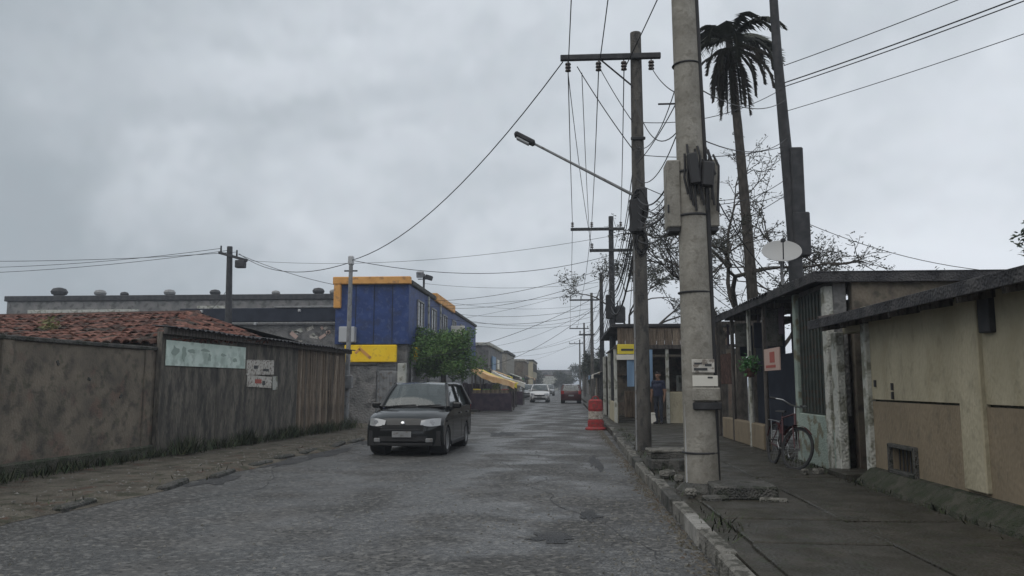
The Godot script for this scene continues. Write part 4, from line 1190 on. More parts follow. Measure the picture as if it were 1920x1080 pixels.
# ---------------------------------------------------------------- poles and wires
func crossarm(parent: Node3D, y: float, x0: float, x1: float, z: float, mat: Material, pins: Array, hang := false) -> void:
	var o := boxpart(parent, "crossarm", mat, Vector3((x0 + x1) * 0.5, y, z), Vector3(x1 - x0, 0.12, 0.1), 0.012)
	for p in pins:
		var b := MB.new()
		var s := -1.0 if hang else 1.0
		for k in 3:
			b.lathe([Vector2(0.02, 0), Vector2(0.065, 0.01), Vector2(0.055, 0.045), Vector2(0.02, 0.06)], 10, Transform3D(Basis(), Vector3(p, y + s * (0.10 + k * 0.07) - (0.06 if hang else 0.0), z)))
		b.rod(Vector3(p, y, z), Vector3(p, y + s * 0.3, z), 0.014, -1, 6)
		put(o, "insulator", b, M.porcelain)

func cable_knot(parent: Node3D, called: String, c: Vector3, s: Vector3, n: int, mat: Material) -> void:
	# loops of slack cable strapped to a pole
	var b := MB.new()
	for i in n:
		var pts := []
		var ph := rng.randf() * TAU
		var rx := s.x * rng.randf_range(0.6, 1.0)
		var ry := s.y * rng.randf_range(0.5, 1.0)
		var cz := rng.randf_range(-0.3, 1.0) * s.z
		for k in 13:
			var a := TAU * k / 12 + ph
			pts.append(c + Vector3(cos(a) * rx, sin(a) * ry, cz + 0.05 * sin(a * 2 + i)))
		b.tube(pts, 0.014, 5, false)
	put(parent, called, b, mat)

func make_poles() -> void:
	rng.seed = 3
	# 1: the big pale concrete pole
	var p := thing("utility_pole", "thick pale concrete utility pole with grey cabinet and pasted notice", "utility pole", Vector3(1.66, 0.14, -10.04), 0.0, "utility poles along the pavement")
	var b := MB.new()
	b.tube([Vector3(0, 0, 0), Vector3(-0.02, 1.2, 0), Vector3(-0.035, 4, 0), Vector3(-0.10, 8.2, 0), Vector3(-0.12, 10.4, 0)], [0.215, 0.205, 0.185, 0.15, 0.135], 18)
	put(p, "pole", b, M.concrete)
	b = MB.new()
	b.lathe([Vector2(0.34, -0.02), Vector2(0.33, 0.06), Vector2(0.25, 0.13), Vector2(0.21, 0.15)], 16)
	put(p, "collar", b, M.concrete_dark)
	for s in [-1.0, 1.0]:
		var cab := boxpart(p, "cabinet", M.concrete, Vector3(-0.045 + s * 0.235, 3.7, -0.06), Vector3(0.17, 0.86, 0.34), 0.015)
		boxpart(cab, "cabinet_foot", M.steel_dark, Vector3(-0.045 + s * 0.235, 3.24, -0.04), Vector3(0.14, 0.06, 0.28), 0.01)
		boxpart(cab, "hinge", M.steel_dark, Vector3(-0.045 + s * 0.31, 3.5, 0.12), Vector3(0.02, 0.1, 0.02))
	for y in [3.42, 3.98]:
		b = MB.new()
		b.torus(Vector3(-0.035, y, 0), Vector3.UP, 0.192, 0.016, 20, 5)
		put(p, "strap", b, M.steel_dark)
	for q in 12:
		b = MB.new()
		var cx := -0.15 + q * 0.032
		var top := 4.18 + 0.12 * sin(q * 1.7)
		b.tube([Vector3(cx, top, 0.19), Vector3(cx * 1.15 + 0.02, top - 0.16, 0.215 + 0.02 * (q % 3)), Vector3(cx * 1.1 + 0.03 * sin(q * 3.0), 3.86, 0.22 + 0.015 * (q % 2)), Vector3(cx + 0.03, 3.66 - 0.07 * (q % 4), 0.2)], 0.015, 5)
		put(p, "hanging_cable", b, M.cable)
	boxpart(p, "splice_case", M.black_plastic, Vector3(-0.05, 3.97, 0.25), Vector3(0.13, 0.4, 0.1), 0.02, Basis(Vector3.BACK, 0.12))
	boxpart(p, "splice_case", M.black_plastic, Vector3(0.12, 3.9, 0.24), Vector3(0.15, 0.32, 0.1), 0.02, Basis(Vector3.BACK, -0.1))
	b = MB.new()
	b.tube([Vector3(0.16, 0.02, 0.1), Vector3(0.15, 2, 0.1), Vector3(0.13, 3.5, 0.12), Vector3(0.08, 5.5, 0.1), Vector3(0.03, 8, 0.1)], 0.028, 7)
	put(p, "conduit", b, M.cable)
	b = MB.new()
	b.tube([Vector3(-0.2, 0.0, 0.06), Vector3(-0.195, 2.3, 0.05), Vector3(-0.19, 3.0, 0.05)], 0.016, 6)
	put(p, "conduit", b, M.porcelain_pale)
	for y in [0.5, 2.45, 5.4]:
		b = MB.new()
		b.torus(Vector3(-0.02 - y * 0.008, y, 0), Vector3.UP, 0.218 - y * 0.0072, 0.012, 20, 5)
		put(p, "strap", b, M.steel_dark)
	boxpart(p, "notice_sheet", M.paper, Vector3(0.0, 1.54, 0.212), Vector3(0.27, 0.16, 0.012), 0.003)
	boxpart(p, "notice_sheet", M.sign_white, Vector3(0.02, 1.36, 0.213), Vector3(0.30, 0.13, 0.012), 0.003)
	for q in [[-0.03, 1.50, 0.16, 0.03], [0.06, 1.55, 0.08, 0.03], [-0.06, 1.57, 0.09, 0.02], [0.08, 1.40, 0.06, 0.02]]: boxpart(p, "print", M.print_dark, Vector3(q[0], q[1], 0.2205), Vector3(q[2], q[3], 0.004))
	boxpart(p, "meter_box", M.concrete, Vector3(0.03, 1.2, 0.215), Vector3(0.33, 0.16, 0.06), 0.012)
	boxpart(p, "metal_band", M.steel_dark, Vector3(0.04, 1.06, 0.2), Vector3(0.34, 0.09, 0.07), 0.012)
	rodpart(p, "step_bolt", M.steel_dark, Vector3(-0.2, 4.9, 0), Vector3(-0.44, 4.9, 0), 0.012, -1, 6)
	crossarm(p, 8.9, -1.4, 1.2, 0.2, M.steel_dark, [-1.3, -0.6, 0.9])

	# 2: the darker old pole with crossarm and street lamp
	p = thing("utility_pole", "tall dark old utility pole with a wide crossarm and a street lamp arm", "utility pole", Vector3(1.55, 0.14, -16.4), 0.0, "utility poles along the pavement")
	b = MB.new()
	b.tube([Vector3(0, 0, 0), Vector3(0.0, 4, 0), Vector3(0.0, 8.75, 0)], [0.165, 0.145, 0.115], 14)
	put(p, "pole", b, M.pole_old)
	crossarm(p, 8.17, -1.6, 0.5, 0.16, M.steel_dark, [-1.44, -0.8, -0.27, 0.3], true)
	rodpart(p, "arm_brace", M.steel_dark, Vector3(-0.75, 8.12, 0.14), Vector3(-0.1, 7.55, 0.1), 0.018, -1, 6)
	b = MB.new()
	b.tube([Vector3(0, 5.14, 0.1), Vector3(-0.5, 5.42, 0.1), Vector3(-2.2, 6.36, 0.1)], [0.034, 0.032, 0.026], 8)
	var arm := put(p, "lamp_arm", b, M.steel_grey)
	var lb := Basis(Vector3.BACK, -0.5)
	boxpart(arm, "lamp_head", M.steel_dark, Vector3(-2.36, 6.45, 0.1), Vector3(0.48, 0.11, 0.2), 0.03, lb)
	boxpart(arm, "lamp_glass", M.porcelain_pale, Vector3(-2.40, 6.40, 0.1), Vector3(0.3, 0.05, 0.15), 0.012, lb)
	cable_knot(p, "cable_coil", Vector3(-0.02, 4.9, 0.14), Vector3(0.2, 0.42, 0.06), 22, M.cable)
	cable_knot(p, "cable_coil", Vector3(0.02, 4.2, 0.14), Vector3(0.15, 0.3, 0.05), 14, M.cable)
	boxpart(p, "splice_case", M.black_plastic, Vector3(-0.08, 4.75, 0.17), Vector3(0.26, 0.75, 0.16), 0.05)
	boxpart(p, "splice_case", M.black_plastic, Vector3(0.06, 5.1, 0.16), Vector3(0.2, 0.5, 0.14), 0.04)
	b = MB.new()
	b.tube([Vector3(-0.14, 0.02, 0.08), Vector3(-0.13, 3, 0.08), Vector3(-0.11, 4.2, 0.08)], 0.022, 6)
	put(p, "conduit", b, M.steel_grey)
	boxpart(p, "bracket", M.steel_dark, Vector3(0.0, 6.4, 0.13), Vector3(0.3, 0.06, 0.06), 0.01)

	# 3: the pole behind the porch house
	p = thing("utility_pole", "dark utility pole with long black boxes rising behind the satellite dish", "utility pole", Vector3(5.72, 0.14, -20.0), 0.0, "utility poles along the pavement")
	b = MB.new()
	b.tube([Vector3(0, 0, 0), Vector3(-0.02, 5, 0), Vector3(-0.24, 9.6, 0), Vector3(-0.28, 11.2, 0)], [0.19, 0.17, 0.12, 0.11], 12)
	put(p, "pole", b, M.steel_dark)
	boxpart(p, "cable_box", M.steel_dark, Vector3(0.08, 6.1, 0.1), Vector3(0.3, 2.2, 0.26), 0.03)
	boxpart(p, "cable_box", M.steel_dark, Vector3(0.12, 5.0, 0.1), Vector3(0.4, 1.1, 0.3), 0.03)

	# 4, 5 ...: the row running on down the street
	for e in [[1.95, -33.0, 8.3, "utility pole with two crossarms and a hanging transformer beyond the bar", true], [2.06, -45.0, 7.6, "thin utility pole without crossarm between the transformer pole and the far poles", false], [2.05, -61.0, 8.3, "far utility pole with one crossarm and a short bracket near the far trees", true], [2.2, -92.0, 8.4, "faint utility pole standing in the haze past the far trees", true], [2.3, -126.0, 8.4, "farthest utility pole, barely visible in the haze", true]]:
		p = thing("utility_pole", e[3], "utility pole", Vector3(e[0], 0.14, e[1]), 0.0, "utility poles along the pavement")
		b = MB.new()
		b.tube([Vector3(0, 0, 0), Vector3(0, e[2], 0)], [0.16, 0.10], 10)
		put(p, "pole", b, M.steel_dark if e[1] > -50 else M.pole_old)
		if e[4]: crossarm(p, 7.75, -1.68, 0.55, 0.1, M.steel_dark, [-1.6, -0.8, 0.4])
		if e[1] == -33.0:
			crossarm(p, 6.85, -0.9, 0.95, 0.1, M.steel_dark, [-0.8, 0.8])
			b = MB.new()
			b.lathe([Vector2(0, 0), Vector2(0.2, 0), Vector2(0.22, 0.1), Vector2(0.22, 0.62), Vector2(0.15, 0.7), Vector2(0, 0.72)], 12, Transform3D(Basis(), Vector3(0.32, 3.85, 0)))
			var tr := put(p, "transformer", b, M.steel_dark)
			for k in 3: rodpart(tr, "bushing", M.porcelain, Vector3(0.22 + k * 0.1, 4.55, 0.05), Vector3(0.22 + k * 0.1, 4.75, 0.08), 0.03, 0.02, 6)
			boxpart(p, "splice_case", M.black_plastic, Vector3(-0.12, 4.5, 0.1), Vector3(0.3, 1.0, 0.2), 0.04)
		elif e[1] == -61.0:
			crossarm(p, 5.1, -1.0, 0.2, 0.1, M.steel_dark, [-0.9])

	# pole in the yards on the other side
	p = thing("utility_pole", "dark wooden pole with crooked crossarm rising behind the red tiled roof", "utility pole", Vector3(-17.3, 0, -40.0))
	b = MB.new()
	b.tube([Vector3(0.1, 0, 0), Vector3(0.04, 4.5, 0), Vector3(-0.06, 8.6, 0)], [0.2, 0.18, 0.14], 10)
	put(p, "pole", b, M.steel_dark)
	var ca := boxpart(p, "crossarm", M.steel_dark, Vector3(0.2, 8.05, 0.16), Vector3(1.6, 0.14, 0.12), 0.01, Basis(Vector3.BACK, -0.28))
	for q in [-0.45, 0.0, 0.4]: rodpart(ca, "insulator", M.steel_dark, Vector3(q, 8.1 - q * 0.28, 0.16), Vector3(q, 8.5 - q * 0.28, 0.16), 0.05, 0.04, 7)
	boxpart(p, "transformer", M.steel_dark, Vector3(0.62, 7.65, 0.16), Vector3(0.5, 0.4, 0.36), 0.04)

func wire(called: String, label: String, a: Vector3, e: Vector3, sag: float, r: float, group: String, mat: Material = null) -> void:
	var pts := []
	for i in 17:
		var t := i / 16.0
		pts.append(a.lerp(e, t) - Vector3(0, 4.0 * sag * t * (1.0 - t), 0))
	var b := MB.new()
	b.tube(pts, r, 5, false)
	tag(put(self, called, b, mat if mat else M.cable), label, "cable", group)

func make_wires() -> void:
	var pl := "power lines along the street"
	var A := [-0.04 + 0.15, 0.75, 1.28, 1.85]
	var P4 := [0.35, 1.15, 2.35, 2.35]
	var P5 := [0.45, 1.25, 2.45, 2.45]
	for i in 3:
		wire("power_line", "black power line strung between the old pole's crossarm and the transformer pole", Vector3(A[i], 8.02, -16.24), Vector3(P4[i], 8.15, -32.9), 0.25, 0.012, pl)
		wire("power_line", "black power line strung from the transformer pole towards the far poles", Vector3(P4[i], 8.15, -32.9), Vector3(P5[i], 8.15, -60.9), 0.6, 0.012, pl)
		wire("power_line", "thin power line strung between the farthest hazy poles", Vector3(P5[i], 8.15, -60.9), Vector3(P5[i] + 0.15, 8.15, -91.9), 0.7, 0.012, pl)
		wire("power_line", "black power line strung overhead between the pale concrete pole and the old pole", Vector3(A[i], 8.02, -16.24), Vector3([0.25, 0.95, 2.45][i], 9.2, -9.84), 0.1, 0.011, pl)
	var tc := "telephone cables between the poles"
	for q in [[5.2, 0.02], [4.9, 0.016], [4.55, 0.024], [4.3, 0.016], [5.6, 0.012], [4.75, 0.013], [5.05, 0.012], [5.9, 0.012], [6.3, 0.011]]:
		wire("telephone_cable", "slack telephone cable between the pale concrete pole and the old pole", Vector3(1.6, q[0] - 0.55, -10.2), Vector3(1.5, q[0] + 0.1, -16.3), 0.08 + fmod(q[0] * 7.3, 1.0) * 0.4, q[1] * 0.7, tc)
		wire("telephone_cable", "slack telephone cable between the old pole and the transformer pole", Vector3(1.5, q[0], -16.5), Vector3(1.9, q[0] + 0.1, -32.9), 0.2 + fmod(q[0] * 5.7, 1.0) * 0.7, q[1], tc)
		wire("telephone_cable", "slack telephone cable from the transformer pole to the far poles", Vector3(1.9, q[0] + 0.1, -33.1), Vector3(2.0, q[0] + 0.1, -60.9), 0.3 + fmod(q[0] * 3.9, 1.0), q[1], tc)
		wire("telephone_cable", "slack telephone cable between the farthest hazy poles", Vector3(2.0, q[0] + 0.1, -61.1), Vector3(2.2, q[0] + 0.2, -91.9), 0.6, q[1], tc)
	# drops across the street
	var dr := "service drops across the street"
	wire("service_drop", "long black cable sagging across the street from the old pole to the slim grey pole", Vector3(0.0, 8.25, -16.3), Vector3(-7.05, 5.55, -25.8), 0.75, 0.013, dr)
	wire("service_drop", "thin cable dropping from the old pole's crossarm towards the transformer pole's bracket", Vector3(0.1, 8.1, -16.3), Vector3(1.2, 6.95, -32.9), 0.5, 0.009, dr)
	wire("service_drop", "thin stay cable slanting from the crossarm end to the old pole's cable boxes", Vector3(0.3, 8.1, -16.2), Vector3(1.45, 6.3, -16.3), 0.05, 0.011, dr)
	wire("service_drop", "second thin stay cable slanting from the crossarm to the old pole", Vector3(0.75, 8.1, -16.2), Vector3(1.45, 6.9, -16.3), 0.04, 0.009, dr)
	var k := 0
	for q in [[Vector3(1.9, 6.3, -33), Vector3(-7.4, 5.9, -42), "from the transformer pole to the blue building's corner"], [Vector3(1.9, 6.0, -33), Vector3(-7.4, 6.2, -49), "from the transformer pole to the blue building's orange parapet"], [Vector3(2.0, 6.6, -61), Vector3(-7.4, 6.1, -56), "from the far pole to the blue building's windows"], [Vector3(2.0, 6.2, -61), Vector3(-7.4, 6.2, -64), "from the far pole to the blue building's far end"], [Vector3(2.0, 7.2, -61), Vector3(-6.6, 4.9, -72), "from the far pole to the bluish shop house"], [Vector3(1.9, 5.6, -45), Vector3(-7.4, 5.4, -46), "from the thin pole to the blue building's side"], [Vector3(2.0, 5.3, -61), Vector3(-6.6, 4.6, -80), "from the far pole's bracket to the bluish shop house"], [Vector3(2.2, 6.4, -92), Vector3(-6.4, 4.9, -96), "from the hazy pole to the dull grey shop house"], [Vector3(1.9, 6.8, -33), Vector3(-7.0, 5.55, -25.8), "from the transformer pole back to the slim grey pole"], [Vector3(1.9, 5.8, -45), Vector3(-7.4, 6.2, -53), "from the thin pole to the orange parapet"]]:
		wire("service_drop", "thin cable " + q[2], q[0], q[1], 0.35 + 0.12 * (k % 3), 0.011, dr)
		k += 1
	var tg := "tangled drops round the old pole"
	k = 0
	for q in [[Vector3(1.5, 5.0, -16.3), Vector3(4.0, 3.1, -18.0), "from the old pole's boxes to the porch posts"], [Vector3(1.5, 5.3, -16.3), Vector3(2.2, 3.5, -28.0), "from the old pole's boxes to the bar's roof corner"], [Vector3(1.5, 4.6, -16.3), Vector3(4.4, 3.5, -28.0), "from the old pole's boxes to the bar's inner roof"], [Vector3(1.5, 5.6, -16.3), Vector3(5.6, 6.6, -19.9), "from the old pole to the dark boxed pole"], [Vector3(1.5, 6.2, -16.3), Vector3(5.6, 7.4, -19.9), "higher up from the old pole to the dark boxed pole"], [Vector3(1.5, 6.9, -16.3), Vector3(5.55, 8.9, -19.9), "from the old pole's upper bracket to the dark boxed pole"], [Vector3(1.95, 6.4, -33.0), Vector3(5.6, 6.2, -20.0), "from the transformer pole to the dark boxed pole"], [Vector3(1.5, 7.4, -16.3), Vector3(1.6, 4.9, -10.2), "slanting from the old pole down to the pale pole's cable coil"], [Vector3(1.85, 8.1, -16.3), Vector3(1.65, 5.2, -10.2), "slanting from the crossarm down to the pale pole"], [Vector3(1.9, 4.6, -33.0), Vector3(2.9, 3.2, -43.0), "from the transformer pole to the low brown shop house"], [Vector3(1.9, 5.4, -33.0), Vector3(-5.9, 2.3, -29.1), "from the transformer pole down to the pale grey gate wall"], [Vector3(0.4, 8.0, -16.3), Vector3(1.1, 6.9, -32.9), "from the crossarm to the transformer pole's lower arm"], [Vector3(1.9, 7.0, -45.0), Vector3(-7.4, 6.3, -58.0), "from the thin pole to the blue building's coping"], [Vector3(2.0, 5.6, -61.0), Vector3(-6.5, 4.9, -90.0), "from the far pole to the dull grey shop house"], [Vector3(2.2, 6.9, -92.0), Vector3(-5.6, 4.7, -112.0), "from the hazy pole to the brownish shop house"], [Vector3(1.9, 7.6, -33.0), Vector3(-16.9, 7.9, -40.0), "strung high from the transformer pole to the crooked yard pole"], [Vector3(1.9, 6.6, -45.0), Vector3(-10.8, 5.5, -42.2), "from the thin pole to the navy store's fascia end"], [Vector3(1.9, 7.2, -45.0), Vector3(-8.0, 7.2, -44.8), "from the thin pole to the rooftop floodlight mast"], [Vector3(2.0, 7.6, -61.0), Vector3(-7.4, 6.5, -48.0), "strung high from the far pole to the orange side parapet"], [Vector3(1.95, 5.2, -33.0), Vector3(-4.9, 2.4, -45.0), "from the transformer pole down to the market stall"]]:
		wire("tangled_cable", "thin black cable " + q[2], q[0], q[1], 0.15 + 0.14 * (k % 4), 0.009, tg)
		k += 1
	# wires of the yards on the left
	var lw := "wires over the yards"
	for q in [[Vector3(-17.75, 8.5, -39.9), Vector3(-44, 8.6, -44), "upper thin wire running from the crooked pole over the red tiled roof"], [Vector3(-17.3, 8.4, -39.9), Vector3(-44, 7.8, -42), "lower thin wire running from the crooked pole over the warehouse roof"], [Vector3(-16.9, 8.3, -39.9), Vector3(-44, 8.2, -36), "sagging wire running from the crooked pole above the long warehouse"], [Vector3(-16.8, 8.2, -39.9), Vector3(-7.1, 5.5, -25.9), "wire from the crooked pole to the slim grey pole"], [Vector3(-17.2, 6.6, -39.9), Vector3(-20.5, 5.2, -42.2), "short stay wire from the crooked pole down to the navy store"], [Vector3(-16.9, 8.2, -40), Vector3(-7.7, 6.6, -44), "wire from the crooked pole to the blue building's roof"]]:
		wire("yard_wire", q[2], q[0], q[1], 0.6, 0.014, lw)
	# wires on the right
	var rw := "wires leaving the pole behind the porch house"
	k = 0
	for y in [9.5, 9.05, 8.95, 8.3]:
		wire("branch_wire", ["topmost wire climbing from the dark boxed pole over the cream house", "upper of two close wires from the dark boxed pole over the cream house", "lower of two close wires from the dark boxed pole over the cream house", "thin lowest wire climbing from the dark boxed pole over the cream house"][k], Vector3(5.6, y, -19.9), Vector3(12.6, y + 0.1, -10.4), 0.15, [0.011, 0.016, 0.013, 0.009][k], rw)
		k += 1
	for q in [[Vector3(5.7, 5.6, -20), Vector3(11.3, 4.2, -20.4), "slack cable from the dark boxed pole to the tree behind the cream house"], [Vector3(1.62, 4.7, -10.2), Vector3(5.6, 7.6, -19.9), "cable from the pale concrete pole up to the dark boxed pole"], [Vector3(1.66, 4.4, -10.1), Vector3(4.0, 3.15, -14.5), "thin drop cable from the pale concrete pole to the porch house roof"], [Vector3(1.62, 5.4, -10.2), Vector3(5.6, 8.6, -19.9), "upper cable from the pale concrete pole to the dark boxed pole"], [Vector3(1.6, 5.0, -16.4), Vector3(4.6, 3.2, -20.8), "thin drop cable from the old pole to the porch roof"]]:
		wire("drop_cable", q[2], q[0], q[1], 0.3, 0.009, rw)

# ---------------------------------------------------------------- vegetation
func leaf_cloud(b: MB, c: Vector3, r: Vector3, n: int, size: float, col: Color, shell := 0.55) -> void:
	for i in n:
		var d := Vector3(rng.randfn(0, 1), rng.randfn(0, 1), rng.randfn(0, 1)).normalized()
		var p := c + d * r * pow(rng.randf(), shell) * rng.randf_range(0.85, 1.12)
		var u := Vector3(rng.randfn(0, 1), rng.randfn(0, 0.6), rng.randfn(0, 1)).normalized() * size * rng.randf_range(0.7, 1.4)
		var w := u.cross(Vector3(rng.randfn(0, 1), rng.randfn(0, 1), rng.randfn(0, 1))).normalized() * size * 0.36
		var s := rng.randf_range(0.75, 1.25)
		b.tint = Color(col.r * s * rng.randf_range(0.85, 1.25), col.g * s, col.b * s)
		b.face(p - u, p + w, p + u)
		b.face(p - u, p + u, p - w)

func grow(b: MB, leaves: Array, p: Vector3, d: Vector3, l: float, r: float, depth: int, bias: Vector3) -> void:
	var pts := [p]
	var q := p
	var e := d
	for i in 3:
		e = (e + Vector3(rng.randfn(0, 0.16), rng.randfn(0, 0.10), rng.randfn(0, 0.16)) + bias * 0.12).normalized()
		q = q + e * l / 3.0
		pts.append(q)
	b.tube(pts, [r, r * 0.88, r * 0.76, r * 0.62], 5 if depth < 3 else 4, false)
	if depth <= 2:
		for i in 2: leaves.append(pts[1 + i])
		leaves.append(q)
	if depth == 0: return
	var n := 2 if depth > 3 else 3
	for i in n:
		var k := (e + Vector3(rng.randfn(0, 0.62), rng.randfn(0.05, 0.38), rng.randfn(0, 0.62))).normalized()
		grow(b, leaves, pts[3] if i < 2 else pts[2], k, l * rng.randf_range(0.62, 0.85), r * 0.62, depth - 1, bias)

func branch_tree(called: String, label: String, at: Vector3, h: float, r: float, depth: int, per: int, size: float, col: Color, mat: Material, bias := Vector3.ZERO, group := "") -> void:
	var t := thing(called, label, "tree", at, 0.0, group)
	var b := MB.new()
	var leaves := []
	b.tube([Vector3.ZERO, Vector3(0.04, h * 0.2, 0), Vector3(0, h * 0.4, 0.03)], [r * 1.25, r, r * 0.85], 8)
	for i in 3: grow(b, leaves, Vector3(0, h * (0.36 + 0.02 * i), 0.02), (Vector3(cos(i * 2.1), 1.1, sin(i * 2.1)) + bias).normalized(), h * 0.22, r * 0.6, depth, bias)
	put(t, "trunk", b, M.bark)
	var c := MB.new()
	c.tint = Color.WHITE
	for p in leaves:
		leaf_cloud(c, p, Vector3.ONE * size * 3.2, per, size, col)
	put(t, "crown", c, mat)

func bushy_tree(called: String, label: String, at: Vector3, c: Vector3, rad: Vector3, clumps: int, per: int, size: float, col: Color, mat: Material, group := "") -> void:
	var t := thing(called, label, "tree", at, 0.0, group)
	var b := MB.new()
	var l := MB.new()
	l.tint = Color.WHITE
	b.tube([Vector3.ZERO, Vector3(0.05, c.y * 0.3, 0), Vector3(c.x * 0.5, c.y * 0.7, c.z * 0.5)], [rad.x * 0.09, rad.x * 0.07, rad.x * 0.05], 8)
	for i in clumps:
		var d := Vector3(rng.randfn(0, 1), rng.randfn(0.1, 0.9), rng.randfn(0, 1)).normalized()
		var p := c + d * rad * rng.randf_range(0.35, 0.86)
		b.tube([Vector3(c.x * 0.5, c.y * 0.7, c.z * 0.5), (c * 0.85 + p) * 0.5, p], [rad.x * 0.035, rad.x * 0.022, rad.x * 0.01], 5, false)
		leaf_cloud(l, p, rad * rng.randf_range(0.24, 0.42), per, size, col, 0.45)
	put(t, "trunk", b, M.bark)
	put(t, "crown", l, mat)

func make_palm() -> void:
	var t := thing("palm_tree", "tall leaning palm with drooping dark fronds behind the pale concrete pole", "palm tree", Vector3(5.22, 0.1, -22.0))
	var b := MB.new()
	var pts := []
	var rad := []
	for i in 23:
		var s := i / 22.0
		pts.append(Vector3(-0.36 * s - 0.16 * s * s, 11.0 * s, 0.1 * sin(s * 3.0)))
		rad.append(lerpf(0.17, 0.10, s) + 0.008 * (i % 2))
	b.tube(pts, rad, 10)
	put(t, "trunk", b, M.bark)
	var top: Vector3 = pts[22]
	for i in 54:
		var dead := i >= 20
		var a := i * 2.39996
		var dir := Vector3(cos(a), 0, sin(a))
		var el := rng.randf_range(0.2, 1.1) if not dead else rng.randf_range(-1.3, 0.1)
		var l := rng.randf_range(1.5, 2.0) if not dead else rng.randf_range(1.2, 2.0)
		var f := MB.new()
		f.tint = Color(0.036, 0.040, 0.027)
		var r := []
		var p := top + dir * 0.06 - Vector3(0, 0.25 if dead else 0.0, 0)
		var e := el
		for k in 10:
			r.append(p)
			p += (dir * cos(e) + Vector3.UP * sin(e)) * l / 9.0
			e -= 0.24 if not dead else 0.14
			e = maxf(e, -1.5)
		f.tube(r, 0.018, 5, false)
		var side := dir.cross(Vector3.UP)
		for k in range(1, 10):
			for m in 4:
				var q: Vector3 = r[k].lerp(r[mini(k + 1, 9)], m / 4.0)
				for s in [-1.0, 1.0]:
					var ll: float = (0.42 if not dead else 0.3) * sin(PI * (0.12 + 0.86 * k / 10.0)) * rng.randf_range(0.7, 1.2)
					var tip: Vector3 = q + side * s * ll * (0.8 if not dead else 0.45) + Vector3(0, -ll * rng.randf_range(0.3, 0.8), 0) + dir * ll * 0.35
					var w := dir * 0.034 + Vector3(0, 0.016, 0)
					var sh := rng.randf_range(0.8, 1.25)
					f.tint = Color(0.034 * sh, 0.038 * sh, 0.026 * sh) if not dead else Color(0.042 * sh, 0.036 * sh, 0.028 * sh)
					f.face(q - w, q + w, tip)
		put(t, "frond", f, M.leaf_palm if not dead else M.leaf_dry)

func make_trees() -> void:
	rng.seed = 19
	bushy_tree("street_tree", "rounded green street tree in front of the blue building", Vector3(-6.1, 0.1, -40.0), Vector3(0, 2.95, 0), Vector3(2.35, 1.5, 1.9), 46, 330, 0.085, Color(0.075, 0.155, 0.034), M.leaf_green)
	rng.seed = 52
	branch_tree("bare_tree", "nearly leafless tree with thin tangled branches behind the porch house", Vector3(5.0, 0.1, -23.4), 8.4, 0.15, 5, 2, 0.05, Color(0.045, 0.05, 0.036), M.leaf_grey, Vector3(0.18, 0, 0))
	rng.seed = 71
	branch_tree("bare_tree", "small bare tree spreading low branches behind the satellite dish", Vector3(6.6, 0.1, -25.0), 6.8, 0.11, 5, 2, 0.05, Color(0.045, 0.05, 0.036), M.leaf_grey, Vector3(0.05, 0, 0))
	rng.seed = 64
	branch_tree("bare_tree", "tall thin bare tree tangled between the pale pole and the palm", Vector3(4.9, 0.1, -25.5), 7.6, 0.12, 5, 2, 0.05, Color(0.045, 0.05, 0.036), M.leaf_grey, Vector3(0.06, 0.12, 0))
	rng.seed = 88
	branch_tree("bare_tree", "sparse twiggy tree beside the transformer pole", Vector3(3.5, 0.1, -41.0), 8.6, 0.14, 5, 3, 0.075, Color(0.055, 0.062, 0.045), M.leaf_grey, Vector3(0.12, 0.1, 0))
	rng.seed = 23
	bushy_tree("yard_tree", "dense dark tree rising behind the cream house roof", Vector3(13.0, 0.1, -20.6), Vector3(0, 3.75, 0), Vector3(2.3, 1.75, 2.0), 44, 380, 0.09, Color(0.034, 0.052, 0.026), M.leaf_dark)
	var far := "far trees at the end of the street"
	for q in [["far grey green tree beside the far pole on the pavement", Vector3(3.0, 0.1, -74), Vector3(0, 2.9, 0), Vector3(1.7, 2.0, 1.7)], ["small far tree standing in front of the hazy pale house", Vector3(2.9, 0.1, -88), Vector3(0, 2.6, 0), Vector3(1.6, 1.9, 1.6)], ["broad hazy tree over the end of the street", Vector3(5.0, 0, -190), Vector3(0, 4.2, 0), Vector3(4.5, 3.4, 3.5)], ["dark hazy tree beside the far cream shop house", Vector3(-7.5, 0, -182), Vector3(0, 3.6, 0), Vector3(4.0, 2.8, 3.0)], ["round hazy tree closing the road's end", Vector3(-1.0, 0, -205), Vector3(0, 3.0, 0), Vector3(4.2, 2.6, 3.0)]]:
		bushy_tree("far_tree", q[0], q[1], q[2], q[3], 14, 220, 0.13 if q[1].z > -100 else 0.24, Color(0.045, 0.055, 0.038), M.leaf_grey, far)
	make_palm()

# ---------------------------------------------------------------- cars
func car_edge(l: float, y: float, xn: float) -> Vector3:
	var k := exp(-l * 2.2)
	var a := absf(xn)
	return Vector3(xn * 0.815 * (1.0 - 0.03 * k * a), y - (0.085 if l > 0.07 else 0.02) * pow(a, 4), 1.92 - (l + 0.30 * k * pow(a, 2.6)))

